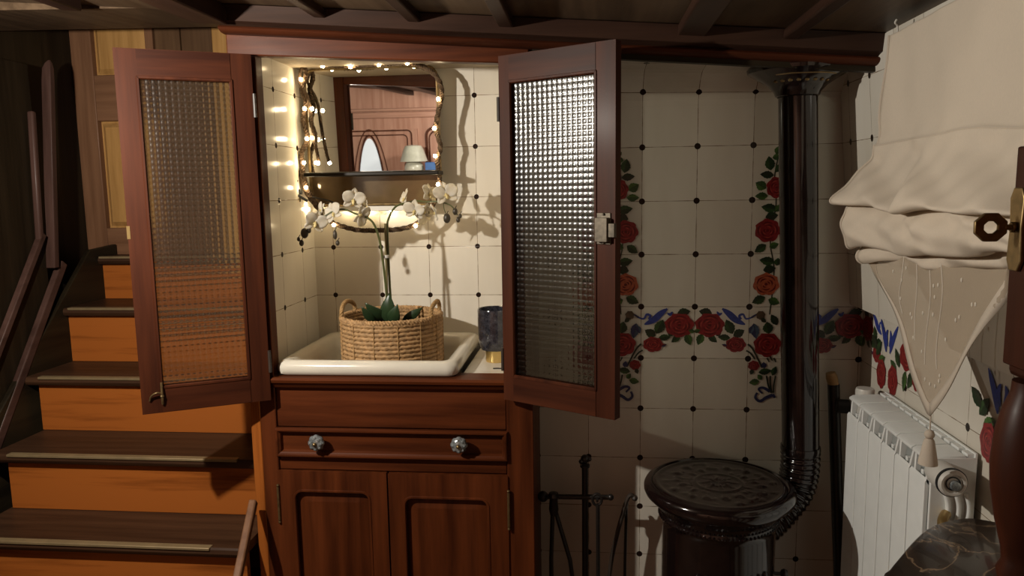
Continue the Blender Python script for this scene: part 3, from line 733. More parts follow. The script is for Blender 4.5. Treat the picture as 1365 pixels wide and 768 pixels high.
sk = thing('sink', 'cream porcelain basin with a thick rounded front rim holding the plant basket', 'sink', (-.56, 2.0, .985))
m_ = MB(); X0, X1, Y0, Y1 = -.7995, -.3265, 1.7975, YN-.004
def rr3(d, z, r): return [(x, y, z) for x, y in rrect(X0+d, X1-d, Y0+d, Y1-d, max(r, .004), n=6)]
secs = [(.010, .9855, .02), (.003, .990, .026), (0, .999, .03), (0, 1.008, .03), (.004, 1.017, .03), (.012, 1.0225, .03), (.022, 1.0235, .028), (.032, 1.020, .026), (.040, 1.010, .03), (.046, .985, .04), (.055, .90, .05), (.075, .872, .05), (.10, .866, .05)]
m_.loft([rr3(d, z, r) for d, z, r in secs], caps=(False, True)); m_.loft([rr3(.010, .9855, .02), rr3(.035, .9855, .02), rr3(.05, .86, .04)], caps=(False, True))
m_.build('basin', PORC, sk)
m_ = MB(); m_.lathe([(.0001, .8675), (.022, .8675), (.024, .867), (.024, .866)], (-.42, 2.09, 0), 20); m_.build('drain', CHROME, sk)

# woven basket
bq = at(522, 421, Y=2.0); BX, BY = bq.x, 2.0
bk = thing('plant_basket', 'round woven seagrass basket with two loop handles standing in the sink', 'basket', (BX, BY, .867))
ztop = at(522, 421, Y=BY).z
m_ = MB(); nc = 21; zb = .868; R0, R1 = .128, .1345
for k in range(nc):
    z = zb+.006+(ztop-zb-.012)*k/(nc-1); R = R0+(R1-R0)*min(1, k/5)
    pth = []; n = 150; rc = (ztop-zb)/nc*.56
    rings = []
    for i in range(n):
        a = 2*PI*i/n; rings.append([])
        sd = math.sin(a*44+k*1.7)
        for j in range(8):
            b = 2*PI*j/8+.0; r_ = rc*(1+.20*math.sin(b*2+a*70+k))
            rings[-1].append((BX+(R+r_*math.cos(b))*math.cos(a), BY+(R+r_*math.cos(b))*math.sin(a), z+r_*math.sin(b)+.0008*sd))
    rings.append(rings[0]); m_.loft(rings, caps=(False, False))
m_.lathe([(.0001, zb+.004), (R0-.004, zb+.004), (R0-.004, zb), (.0001, zb)], (BX, BY, 0), 40)
m_.build('wall', SEAG, bk)
m_ = MB()
for i in range(14):                                        # vertical binding cords
    a = 2*PI*i/14+.14; m_.tube([(BX+(R0+(R1-R0)*min(1, t*3)+.0062)*math.cos(a), BY+(R0+(R1-R0)*min(1, t*3)+.0062)*math.sin(a), zb+.004+(ztop-zb-.008)*t) for t in (0, .33, .66, 1)], .0012, 6)
m_.build('binding', ROPE, bk)
def twisted(m_, path, r, turns, strands=3, mi=0, n=6):
    path = [Vector(p) for p in path]; N = len(path)
    for s_ in range(strands):
        pp = []; u = None
        for i, p in enumerate(path):
            t = (path[min(i+1, N-1)]-path[max(i-1, 0)]).normalized()
            if u is None: u = t.cross(Vector((.3, .9, .2))).normalized()
            u = (u-t*u.dot(t)).normalized(); v = t.cross(u); a = 2*PI*(turns*i/(N-1)+s_/strands)
            pp.append(p+(u*math.cos(a)+v*math.sin(a))*r*.52)
        m_.tube(pp, r*.56, n, mi)
m_ = MB(); twisted(m_, [(BX+R1*math.cos(a), BY+R1*math.sin(a), ztop+.001) for a in [2*PI*i/180 for i in range(181)]], .008, 36); m_.build('rim', SEAG, bk)
for sx, top in ((-1, (466, 402)), (1, (578, 397))):
    a0 = PI if sx < 0 else 0
    pa = Vector((BX+R1*math.cos(a0+.42), BY+R1*math.sin(a0+.42), ztop)); pb = Vector((BX+R1*math.cos(a0-.42), BY+R1*math.sin(a0-.42), ztop))
    mid = (pa+pb)/2; hgt = .040
    p = spline([pa-Vector((0, 0, .03)), pa+Vector((0, 0, .022)), mid+Vector((sx*.004, 0, hgt)), pb+Vector((0, 0, .022)), pb-Vector((0, 0, .03))], 14)
    m_ = MB(); twisted(m_, p, .0062, 9); m_.build('handle', ROPE, bk)

# orchid
orc = thing('orchid', 'white moth orchid with two arching stems growing from the woven basket', 'plant', (BX, BY, .875))
m_ = MB(); m_.lathe([(.0001, .873), (.080, .873), (.098, 1.055), (.092, 1.055), (.090, 1.045), (.0001, 1.045)], (BX, BY, 0), 28, 0)
m_.build('pot', BLACKP, orc)
m_ = MB(); m_.grid(lambda a, b: (BX+.092*math.cos(2*PI*a)*b, BY+.092*math.sin(2*PI*a)*b, 1.052+.007*math.sin(40*a)*math.sin(17*b)+.004*math.sin(90*a*b)), 60, 16); m_.build('bark', SOIL, orc)
def oat(px, py, y): return at(px, py, Y=y)
s1 = spline([oat(522, 420, 2.0), oat(519, 370, 2.0), oat(516.4, 309, 2.01), oat(517.8, 292, 2.02), oat(527, 276, 2.03), oat(541, 270.5, 2.04), oat(554.7, 268, 2.05), oat(568, 269, 2.055), oat(585, 269, 2.055), oat(597, 272, 2.055), oat(604, 277, 2.055), oat(610, 287, 2.055)], 6)
s2 = spline([oat(518, 420, 1.99), oat(513, 370, 1.985), oat(507, 325, 1.98), oat(499, 300, 1.97), oat(489, 290, 1.965), oat(474, 285, 1.96), oat(458, 279, 1.955), oat(444, 282, 1.95), oat(432, 289, 1.945), oat(418, 300, 1.94), oat(404, 312, 1.94)], 6)
for s_, nm in ((s1, 'stem'), (s2, 'stem')):
    m_ = MB(); m_.tube(s_, [.0036-.0018*i/(len(s_)-1) for i in range(len(s_))], 8); m_.build(nm, STEM, orc)
m_ = MB(); m_.tube([oat(517, 424, 2.005), oat(513.5, 298, 2.005)], .0034, 8); m_.build('stake', STAKE, orc)
m_ = MB(); q = oat(514.5, 342, 1.995); m_.lathe([(.008, -.004), (.009, 0), (.008, .004)], q, 12); m_.build('clip', WHITEG, orc)
def leafmesh(base, tip, width, bend, mat, name, fold=.25):
    base, tip = Vector(base), Vector(tip); d = tip-base; side = d.cross(Vector((0, 1, .15))).normalized(); nrm = side.cross(d).normalized()
    m_ = MB()
    def fn(a, b):
        wv = width*math.sin(PI*min(max(b, .03), .97)**.8)*.5; c = (a-.5)*2
        return base+d*b+side*(wv*c)+nrm*(bend*math.sin(PI*b)+fold*wv*abs(c))
    m_.grid(fn, 6, 12); return m_.build(name, mat, orc, solid=.002)
leafmesh(oat(516, 428, 1.98), oat(487, 404, 1.93), .040, -.012, LEAF, 'leaf')
leafmesh(oat(500, 430, 1.96), oat(482, 409, 1.93), .026, -.006, LEAF, 'leaf')
leafmesh(oat(518, 432, 1.965), oat(519, 391, 1.95), .044, -.014, LEAF, 'leaf')
leafmesh(oat(522, 432, 1.96), oat(530, 406, 1.94), .036, -.010, LEAF, 'leaf')
leafmesh(oat(536, 430, 1.985), oat(563, 410, 1.99), .026, -.008, LEAF, 'leaf')
def flower(px, py, y, size, yaw, pitch, roll):
    c = oat(px, py, y); m_ = MB()
    def pet(ang, L, W, cup, y0, tipr):
        st = len(m_.v)
        def fn(a, b):
            wv = W*.5*(math.sin(PI*min(b*.93+.05, .985))**tipr); q = (a-.5)*2
            return Vector((wv*q, y0-cup*math.sin(PI*b*.6)*L-.12*wv*abs(q)+.03*L*math.sin(5*q+3*b), L*b))
        m_.grid(fn, 6, 8); m_.xf(Matrix.Rotation(math.radians(ang), 4, 'Y'), st)
    for a in (0, 128, -128): pet(a, .95, .62, .12, .02, .75)
    for a in (68, -68): pet(a, 1.0, 1.02, .20, -.03, .55)
    M = Matrix.Translation(c) @ Matrix.Rotation(yaw, 4, 'Z') @ Matrix.Rotation(pitch, 4, 'X') @ Matrix.Rotation(roll, 4, 'Y') @ Matrix.Scale(size, 4)
    m_.xf(M); fl = m_.build('flower', PETAL, orc, solid=.0008)
    l = MB(); l.ball((0, -.10, -.10), .13, 10, 0, (1, 1.2, .8)); l.ball((0, -.20, -.25), .15, 10, 0, (.75, .8, 1.3)); l.ball((.13, -.12, -.12), .08, 8, 0, (.6, 1, 1)); l.ball((-.13, -.12, -.12), .08, 8, 0, (.6, 1, 1)); l.ball((0, -.10, .02), .06, 8, 0)
    l.xf(M); l.build('lip', LIP, fl)
FS = .033
for a in ((420, 296, 1.935, FS*1.05, .75, .15, .3), (445, 284, 1.95, FS*.95, -.4, -.2, -.5), (471, 266, 1.96, FS*1.0, .5, .05, .15), (481, 287, 1.955, FS*.92, 1.0, .35, 1.9), (429, 280, 1.965, FS*.72, -.9, -.3, .7), (490, 275, 1.98, FS*.62, -1.0, .1, .4),
          (541, 264, 2.045, FS*.9, -1.1, -.35, -.3), (553, 280, 2.03, FS*1.0, -.2, .25, .2), (571, 259, 2.055, FS*.98, 1.1, -.3, .25), (565, 284, 2.045, FS*1.0, .9, .4, 2.3), (594, 259, 2.055, FS*1.12, .35, -.25, -.2), (581, 283, 2.045, FS*.78, -1.1, .3, 1.1)): flower(*a)
def bud(px, py, y, r, el=1.35):
    q = oat(px, py, y); m_ = MB(); m_.ball(q, r, 12, 0, (1, 1, el)); m_.tube([q+Vector((0, 0, r*el*.8)), q+Vector((0.004, 0.003, r*el+.006))], .0012, 6); m_.build('bud', BUD, orc)
for a in ((406, 311, 1.94, .0105), (412, 307, 1.94, .006), (398, 319, 1.94, .0045), (402, 324, 1.94, .0065), (446.5, 313, 1.95, .006, 2.2), (450, 324, 1.95, .0055), (595.6, 291, 2.055, .0105), (606.6, 282, 2.055, .0075), (613.4, 288, 2.055, .005), (610.7, 293, 2.055, .006)): bud(*a)
for p_ in ([(568, 269), (571, 276), (572, 285)], [(591, 270), (592, 278), (594, 284)], [(541, 271), (548, 279), (553, 286)]):
    m_ = MB(); m_.tube(spline([oat(x, y, 2.05) for x, y in p_], 5), .0013, 6); m_.build('flower_stalk', STEM, orc)

# mirror with shelf
YM = 2.165
mr = thing('wall_mirror', 'framed mirror with rounded top corners and a narrow shelf on the niche tiles', 'mirror', (at(497, 180, Y=YM).x, YM, at(497, 180, Y=YM).z))
ml, mtop = at(411, 150, Y=YM).x, at(497, 92, Y=YM).z; mrx, mbot = at(584, 150, Y=YM).x, at(497, 272, Y=YM).z
out = rrect(ml, mrx, mbot, mtop, .034, 8); TILT = math.radians(2.0)
def tilt(m_): return m_.xf(Matrix.Translation((0, YM, mbot)) @ Matrix.Rotation(TILT, 4, 'X') @ Matrix.Translation((0, -YM, -mbot)))
zs_ = at(497, 232, Y=YM).z
up_ = [(x, z) for x, z in rrect(ml, mrx, zs_, mtop, .034, 8, top_only=True)]
m_ = MB(); m_.prism([(x, YM, z) for x, z in up_], (0, .002, 0)); tilt(m_).build('mirror_glass', MIRR, mr, smooth=0)
m_ = MB(); m_.prism([(x, YM, z) for x, z in rrect(ml, mrx, mbot, zs_-.001, .004, 2)], (0, .002, 0)); tilt(m_).build('lower_panel', GLOSSB, mr, smooth=0)
m_ = MB(); m_.prism([(x, YM+.0025, z) for x, z in rrect(ml-.004, mrx+.004, mbot-.004, mtop+.004, .036, 8)], (0, .010, 0)); tilt(m_).build('back_board', DARKW['Z'], mr, smooth=0)
m_ = MB(); bead(m_, rrect(ml-.002, mrx+.002, mbot-.002, mtop+.002, .035, 8), YM, .0045, 0, 8); tilt(m_).build('frame', BRASSD, mr)
sz = at(497, 231, Y=2.09).z; sa, sb = at(403, 230, Y=2.09).x, at(585, 231, Y=2.09).x
m_ = MB(); m_.box((sa+.004, 2.085, sz-.007), (sb, YM-.010, sz+.005)); m_.build('shelf', DARKW['X'], mr, bevel=.003)
z_a, z_b = at(530, 281, Y=YM).z, at(530, 270.5, Y=YM).z
m_ = MB(); m_.box((ml+.05, YM+.0, z_a), (mrx-.02, YM+.02, z_b)); tilt(m_).build('bottom_strip', WHITEG, mr, bevel=.002)

# rope string of lights round the mirror
sl = thing('rope_light_garland', 'jute rope garland with warm glowing bulbs looped round the mirror', 'string lights', (at(497, 180, Y=2.13).x, 2.13, at(497, 180, Y=2.13).z))
def rp(pts, y, n=10): return spline([at(p[0], p[1], Y=(p[2] if len(p) > 2 else y)) for p in pts], n)
ropes = [([(404, 82, 2.13), (430, 86), (467, 88), (505, 85), (543, 84), (566, 90), (583, 104), (589, 125), (584, 150), (581, 172), (587, 195), (583, 215), (586, 246), (579, 266), (574, 280), (556, 298), (535, 305), (510, 307), (480, 307), (457, 302), (440, 295), (426, 280), (412, 262), (404, 245), (402, 228)], .0078, 62),
         ([(403, 82, 2.13), (408, 100), (403, 118), (408, 140), (404, 160), (410, 184), (402, 205), (404, 228), (409, 250), (418, 268), (432, 284)], .0075, 22),
         ([(405, 86, 2.12), (399, 105, 2.12), (410, 130, 2.12), (414, 150, 2.12), (418, 180, 2.12), (425, 215, 2.12)], .0055, 14)]
for pts, r, tn in ropes:
    m_ = MB(); twisted(m_, rp(pts, 2.125), r, tn, n=6); m_.build('rope', ROPED, sl)
m_ = MB()
m_.tube(rp([(412, 262), (440, 268, 2.13), (452, 276, 2.13)], 2.12), .0022, 6)
m_.tube(rp([(396, 240), (393, 256), (400, 262), (410, 268)], 2.11), .004, 6); m_.build('wire', BLACKP, sl)
m_ = MB(); q = at(397, 256, Y=2.12); m_.box(q-Vector((.012, .006, .008)), q+Vector((.012, .006, .008))); m_.build('battery_box', BLACKP, sl, bevel=.002)
bl = [(430, 88), (467, 89), (505, 86), (543, 84), (401, 106), (406, 145), (416, 145), (416, 184), (409, 185), (405, 217), (424, 217.5), (408, 250), (584, 132), (579, 171), (580, 208), (584, 246), (574, 280), (445, 300), (554, 301), (399, 268), (407, 272), (401, 278), (411, 279), (404, 284), (462, 279), (492, 280), (522, 280), (548, 279)]
for k, (px, py) in enumerate(bl):
    big = k >= 19
    q = at(px, py, Y=2.112 if not big else (2.165 if k < 24 else 2.205))
    m_ = MB(); m_.ball(q, .0056, 10); m_.build('bulb', BULB, sl)

# smoked tumbler with gold foot
tq = at(661, 470, Y=1.99); TX, TY, TZ = tq.x, 1.99, .9845
tb = thing('candle_holder', 'dark smoked glass tumbler on a gold foot standing on the tiled ledge', 'candle holder', (TX, TY, TZ))
zt_, zf = at(661, 411, Y=TY).z, at(661, 465, Y=TY).z
TR = .048
m_ = MB(); m_.lathe([(.0001, zf+.004), (.038, zf), (TR-.004, zf+.012), (TR-.001, zf+.03), (TR, zt_-.004), (TR-.0015, zt_), (TR-.004, zt_-.002), (TR-.006, zf+.03), (.034, zf+.014), (.0001, zf+.012)], (TX, TY, 0), 40); m_.build('glass', SMOKE, tb)
m_ = MB(); m_.lathe([(.0001, TZ), (.027, TZ), (.028, TZ+.003), (.0275, zf-.001), (.030, zf+.003), (.0001, zf+.0035)], (TX, TY, 0), 32); m_.build('foot', GOLD, tb)

# ------------------------------------------------------------ staircase
st = thing('staircase', 'steep wooden staircase with orange risers and dark treads left of the sink cupboard', 'stairs', (-1.30, 1.72, 0))
steps = [(1.44, .225), (1.575, .388), (1.722, .552), (1.897, .7215), (2.095, .896), (2.290, 1.080), (2.490, 1.232)]
lefts = [-1.60, -1.62, -1.64, -1.668, -1.708, -1.735, -1.748]
RX = -.879
for k, (y, z) in enumerate(steps):
    yb = steps[k+1][0]+.022 if k+1 < len(steps) else YP-.014
    zp = steps[k-1][1] if k else 0.0
    xl = lefts[k]
    m_ = MB(); m_.box((xl, y+.022, zp+.0005), (RX, y+.040, z-.024)); m_.build('riser', HONEY['X'], st, bevel=.001)
    m_ = MB(); ring = [(y+.004, z-.026), (y, z-.022), (y-.003, z-.014), (y-.001, z-.004), (y+.004, z), (yb+.016, z), (yb+.016, z-.024)]
    m_.loft([[(x, a, b) for a, b in ring] for x in (-1.7495 if k > 3 else xl-.035, RX)]); m_.build('tread', TREADW['X'], st, smooth=30)
    r_end = RX-.085 if k < 4 else RX-.02
    m_ = MB(); m_.box((xl+.02, y-.0052, z-.0055), (r_end, y+.016, z+.0022)); m_.build('nosing_strip', STRIPB, st, bevel=.0015)
m_ = MB(); pts = [(1.42, 0), (1.42, .28), (2.45, 1.26), (2.60, 1.27), (2.60, 0)]
m_.prism([(-1.7505, a, b) for a, b in pts], (.018, 0, 0))
m_.build('string_board', DARKW['Y'], st, bevel=.003)
p, q = at(343, 668, Y=1.775), at(319, 785, Y=1.60)
m_ = MB(); dd = (q-p).normalized(); nn = Vector((0, dd.z, -dd.y))*.010
m_.prism([p+nn, q+nn, q-nn, p-nn], (-.020, 0, 0)); m_.build('string_end', STILEW['Z'], st, bevel=.004)

# ------------------------------------------------------------ stove and flue
SX, SY = .310, 1.772
sv = thing('stove', 'round dark enamelled stove with an embossed lid in front of the tiled alcove', 'stove', (SX, SY, 0))
m_ = MB(); m_.lathe([(.0001, .06), (.150, .06), (.155, .075), (.152, .10), (.138, .115), (.133, .13), (.133, .64), (.136, .655), (.140, .660), (.138, .668), (.146, .684), (.160, .700), (.168, .707), (.170, .712), (.0001, .712)], (SX, SY, 0), 64); m_.build('body', ENAMEL, sv)
m_ = MB(); m_.lathe([(.166, .710), (.174, .713), (.1775, .721), (.1775, .729), (.174, .736), (.166, .741), (.160, .742), (.157, .7385), (.0001, .7385), (.0001, .710)], (SX, SY, 0), 72); rim = m_.build('rim', ENAMEL, sv)
m_ = MB(); n1, n2 = 144, 44
def lidh(r, a):
    h = .0030*(math.exp(-((r-.148)/.006)**2)+math.exp(-((r-.055)/.004)**2)+.8*math.exp(-((r-.022)/.006)**2))
    if .058 < r < .142:
        w_ = math.sin(PI*(r-.058)/.084); h += .0034*w_*max(0, math.sin(9*a+34*r)*math.cos(120*r-5*a)+.35*math.sin(27*a))
    if r < .052: h += .0022*max(0, math.cos(8*a))*math.sin(PI*r/.052)
    return h
m_.add([(SX+.156*j/n2*math.cos(2*PI*i/n1), SY+.156*j/n2*math.sin(2*PI*i/n1), .7390+lidh(.156*j/n2, 2*PI*i/n1)) for j in range(n2+1) for i in range(n1)], [(j*n1+i, (j+1)*n1+i, (j+1)*n1+(i+1) % n1, j*n1+(i+1) % n1) for j in range(n2) for i in range(n1)])
m_.build('lid', ENAMEL, sv, smooth=60)
m_ = MB()
for i in range(84):
    a = 2*PI*i/84; m_.ball((SX+.1395*math.cos(a), SY+.1395*math.sin(a), .661), .0042, 6)
m_.build('beading', ENAMEL, sv)
m_ = MB()                                                  # cast relief on the front
for i in range(9):
    for j in range(5):
        a = math.radians(-118+9*i+(4.5 if j % 2 else 0)); z = .555-.045*j
        m_.ball((SX+.1325*math.cos(a), SY+.1325*math.sin(a), z), .009, 8, 0, (1, 1, 1.5))
m_.build('relief', ENAMEL, sv)
m_ = MB(); m_.lathe([(.004, 0), (.004, .014), (.010, .018), (.012, .024), (.009, .031), (.0001, .033)], (SX+.131, SY-.02, .523), 16, 0, 'X'); m_.build('knob', IRON, sv)
for a in (45, 135, 225, 315):
    c, s_ = math.cos(math.radians(a)), math.sin(math.radians(a))
    m_ = MB(); m_.tube(spline([(SX+.12*c, SY+.12*s_, .075), (SX+.15*c, SY+.15*s_, .045), (SX+.165*c, SY+.165*s_, .010)]), .014, 10); m_.build('foot', IRON, sv)

fl = thing('flue_pipe', 'tall dark enamelled stove pipe with a ribbed elbow and flared collar', 'stove pipe', (.53, 1.9, .6))
pa, pb = at(1063.5, 120, Y=1.90), at(1067, 596, Y=1.90)
pa = pb+(pa-pb)*1.02
m_ = MB(); m_.tube([pa, pa.lerp(pb, .5), pb], .0450, 40); m_.build('pipe', ENAMEL, fl)
m_ = MB(); m_.tube([pb+Vector((0, 0, .004)), pb-Vector((0, 0, .004)), pb-Vector((0, 0, .014))], [.048, .049, .047], 40)
el = spline([pb-Vector((0, 0, .004)), pb-Vector((0, 0, .06)), pb+Vector((-.012, -.004, -.112)), pb+Vector((-.050, -.020, -.158)), pb+Vector((-.095, -.042, -.192)), pb+Vector((-.150, -.070, -.222))], 30)
m_.tube(el, [.0465+.0020*math.sin(2*PI*i/6.5) for i in range(len(el))], 40); m_.build('elbow', ENAMEL, fl)
ct = at(1063, 100, Y=1.90); czz = ct.z
m_ = MB(); m_.lathe([(.046, czz-.052), (.050, czz-.050), (.054, czz-.040), (.066, czz-.026), (.086, czz-.012), (.102, czz-.002), (.112, czz+.004), (.114, czz+.012), (.110, czz+.018), (.045, czz+.018)], (ct.x, 1.895, 0), 72, 0, caps=(False, True), wob=lambda a, h: 1+.05*abs(math.cos(4*a))*(h-czz+.05)/.07)
co = m_.build('collar', ENAMEL, fl)
m_ = MB()
m_.tube([(ct.x+.094*math.cos(a), 1.895+.094*math.sin(a), czz-.0075+.0*a) for a in [math.radians(225+3*i) for i in range(31)]], .0022, 6)
for i in range(8):
    a = math.radians(215+14*i); m_.ball((ct.x+.074*math.cos(a), 1.895+.074*math.sin(a), czz-.020), .006, 8, 0, (1, 1, .7))
m_.build('gilded_band', BRASSD, co)

# ------------------------------------------------------------ fireside tools
YT = 1.93
def tp(px, py, y=YT): return at(px, py, Y=y)
sd = thing('tool_stand', 'black iron fireside tool stand with a tall knobbed post and crossbar', 'tool stand', (tp(780, 700).x, YT, 0))
px_ = tp(780, 700).x
m_ = MB(); m_.lathe([(.0001, 0), (.085, 0), (.085, .010), (.060, .018), (.016, .030), (.010, .05), (.0001, .05)], (px_, YT, 0), 32); m_.build('base', IRON, sd)
zt = tp(780, 612).z
m_ = MB(); m_.tube([(px_, YT, .03), (px_, YT, zt-.012)], .0085, 12); m_.build('post', IRON, sd)
m_ = MB(); m_.ball((px_, YT, zt), .012, 12).ball((px_-.010, YT-.004, zt-.006), .007, 8).ball((px_+.011, YT-.003, zt+.001), .007, 8).lathe([(.013, zt-.022), (.013, zt-.016)], (px_, YT, 0), 14); m_.build('finial', IRON, sd)
a, b = tp(724, 661), tp(814, 662); zb_ = a.z
m_ = MB(); m_.tube([(a.x, YT-.005, zb_), (b.x, YT-.005, b.z)], .0068, 10).ball((a.x, YT-.005, zb_), .015, 12).ball((b.x, YT-.005, b.z), .009, 10)
for px in (739, 796): 
    q = tp(px, 661); m_.tube(spline([(q.x, YT-.005, q.z), (q.x, YT-.022, q.z-.006), (q.x, YT-.03, q.z+.002)]), .003, 6)
m_.build('crossbar', IRON, sd)
tg = thing('fire_tongs', 'black iron fire tongs with a thick pivot, left end of the tool stand', 'tongs', (tp(739, 700).x, YT-.027, .01), 'fireside tools')
q = tp(738, 660, YT-.027)
m_ = MB(); m_.lathe([(.010, q.z-.055), (.013, q.z-.04), (.011, q.z-.012), (.015, q.z-.004), (.012, q.z+.006), (.0001, q.z+.008)], (q.x, q.y, 0), 12, caps=(True, True)); m_.build('handle', IRON, tg)
m_ = MB(); e1 = tp(737, 768, YT-.027); m_.tube([(q.x-.003, q.y, q.z-.05), (e1.x-.004, q.y, .46), (e1.x-.004, q.y, .03), (e1.x+.01, q.y, .005)], .0058, 8); m_.build('leg', IRON, tg)
m_ = MB(); e1 = tp(760, 775, YT-.027); m_.tube([(q.x+.006, q.y, q.z-.05), (e1.x, q.y, .46), (e1.x+.03, q.y, .22), (e1.x+.01, q.y, .012)], .0058, 8); m_.build('leg', IRON, tg)
pk = thing('fire_poker', 'black iron poker with a ring handle hanging right of the post', 'poker', (tp(797, 700).x, YT-.027, .02), 'fireside tools')
q = tp(797, 672, YT-.027)
m_ = MB(); m_.tube([(q.x, q.y, q.z), (q.x+.002, q.y, .03), (q.x+.016, q.y, .018)], .0052, 8); m_.build('rod', IRON, pk)
m_ = MB(); m_.tube([(q.x-.002+.012*math.cos(t), q.y, q.z+.012+.016*math.sin(t)) for t in [2*PI*i/20 for i in range(21)]], .0036, 8); m_.build('ring', IRON, pk)
sh = thing('fire_shovel', 'worn iron fire shovel with a hooked handle leaning right of the tool stand', 'shovel', (tp(815, 760).x, YT+.03, .02), 'fireside tools')
pth = spline([tp(846, 664, 1.95), tp(841, 660, 1.95), tp(836, 666, 1.95), tp(830, 686, 1.95), tp(822, 715, 1.95), tp(813, 762, 1.945), Vector((tp(806, 790, 1.94).x, 1.94, .20))], 6)
m_ = MB(); m_.tube(pth, .0060, 8); m_.ball(pth[0], .009, 8); m_.build('handle', IRONR, sh)
e1 = pth[-1]; m_ = MB(); m_.hexa([(e1.x-.05, 1.93, .01), (e1.x+.05, 1.93, .01), (e1.x+.05, 1.936, .01), (e1.x-.05, 1.936, .01), (e1.x-.04, 1.95, .20), (e1.x+.04, 1.95, .20), (e1.x+.04, 1.956, .20), (e1.x-.04, 1.956, .20)]); m_.build('blade', IRON, sh, bevel=.002)
br = thing('hearth_brush', 'dark hearth brush with a thin handle at the right end of the tool group', 'brush', (tp(834, 760).x, YT+.02, .02), 'fireside tools')
q, e1 = tp(835, 672, 1.97), tp(833, 755, 1.97)
m_ = MB(); m_.tube([q, e1, (e1.x, 1.97, .30)], .0042, 8).ball(q, .006, 8); m_.build('handle', IRON, br)
m_ = MB(); m_.lathe([(.010, .30), (.020, .27), (.030, .12), (.032, .012), (.0001, .010)], (e1.x, 1.97, 0), 20, wob=lambda a, h: 1+.06*math.sin(13*a)); m_.build('bristles', BLACKP, br)
# pole in the corner
wpole = thing('handled_pole', 'black pole with a pale wooden tip standing between stove pipe and radiator', 'pole', (.655, 1.975, 0))
p1, p2 = at(1111, 512, Y=1.975), at(1119, 768, Y=1.965)
d_ = (p2-p1); foot = p1+d_*((p1.z-.004)/(p1.z-p2.z))
m_ = MB(); m_.tube([p1, foot], .0150, 14); m_.build('shaft', IRON, wpole)
q = at(1107, 497, Y=1.975); m_ = MB(); m_.tube([p1-d_.normalized()*-.004, q+(p1-q)*.35, q], [.0135, .0145, .012], 14); m_.build('tip', PWOOD, wpole)
m_ = MB(); q = at(1120, 541, Y=1.955); m_.tube([q-Vector((.012, 0, 0)), q+Vector((.022, 0, -.002))], .018, 14); m_.build('clamp', BLACKP, wpole, bevel=.003)

# ------------------------------------------------------------ radiator
XF = .620
ra = thing('radiator', 'white sectional radiator on the right wall below the roman blind', 'radiator', (.66, 1.615, .22))
ys = 1.402; pit = .0712
for i in range(6):
    a, b = ys+pit*i+.0022, ys+pit*(i+1)-.0022
    m_ = MB()
    m_.prism([(XF, a, .23), (XF-.001, a, .899), (XF+.003, a, .905), (XF+.008, a, .900), (XF+.007, a, .23)], (0, b-a, 0))
    m_.prism([(XF+.012, a, .932), (XF+.002, a, .936), (XF+.002, a, .941), (XF+.010, a, .946), (XF+.070, a, .949), (XF+.070, a, .941), (XF+.014, a, .935)], (0, b-a, 0))
    m_.prism([(XF+.012, a, .880), (XF+.026, a, .938), (XF+.008, a, .938), (XF+.001, a, .899)], (0, .006, 0)); m_.prism([(XF+.010, b-.020, .890), (XF+.024, b-.006, .938), (XF+.008, b-.006, .938), (XF+.001, b-.020, .899)], (0, .006, 0))
    c = (a+b)/2
    m_.box((XF+.008, c-.005, .23), (XF+.070, c+.005, .91)).box((XF+.066, a, .23), (XF+.072, b, .93))
    for xx in (.022, .038, .054): m_.box((XF+xx, a+.006, .25), (XF+xx+.003, b-.006, .88))
    m_.build('section', WHITEP, ra, bevel=.0012)
m_ = MB()
for i in range(6):
    a = ys+pit*i; m_.box((XF+.072, a+.004, .943), (XF+.084, a+pit*.36, .953)).box((XF+.072, a+pit*.52, .943), (XF+.084, a+pit*.95, .953))
m_.box((XF+.084, ys, .935), (XF+.089, ys+6*pit, .955)); m_.build('grille', WHITEP, ra, bevel=.001)
m_ = MB(); m_.box((XF+.006, ys-.006, .24), (XF+.086, ys-.0006, .948))
for k in range(3):
    x = XF+.030+.018*k
    m_.tube(spline([(x-.006, ys-.010, .80), (x+.006, ys-.010, .830), (x+.008, ys-.010, .858), (x+.002, ys-.010, .882)]), .005, 8)
m_.build('end_cover', WHITEP, ra, bevel=.002)
q = at(1146, 522, X=.668); m_ = MB(); m_.lathe([(.0001, q.z-.05), (.016, q.z-.05), (.021, q.z-.022), (.022, q.z+.012), (.020, q.z+.018), (.0001, q.z+.019)], (.668, 1.855, 0), 24); m_.build('end_cap', WHITEG, ra)
vq = at(1268, 643, Y=1.34); m_ = MB()
c = Vector((vq.x, 1.33, vq.z))
m_.lathe([(.012, .075), (.020, .07), (.0245, .05), (.0245, .004), (.021, 0), (.017, .0005), (.0165, .004), (.0001, .004)], c, 36, 0, 'Y')
vv = m_.build('thermostat_valve', WHITEG, ra, smooth=30)
m_ = MB(); m_.lathe([(.0247, .006), (.0262, .006), (.0262, .012), (.0247, .012)], c, 36, 0, 'Y', caps=(False, False)); m_.lathe([(.0105, .003), (.0125, .001), (.0125, .004)], c, 24, 0, 'Y', caps=(False, False)); m_.build('seal_ring', BLACKP, vv)
m_ = MB(); m_.lathe([(.0001, -.004), (.008, -.003), (.0095, .004)], c+Vector((.003, 0, -.003)), 20, 0, 'Y'); m_.build('dial', CHROME, vv)
m_ = MB(); m_.tube([c+Vector((0, .07, 0)), c+Vector((0, .078, 0))], .012, 12); m_.tube(spline([(.655, 1.392, .842), (.642, 1.375, .838), (.637, 1.362, .828)]), .009, 10); m_.build('valve_body', BRASS, ra)
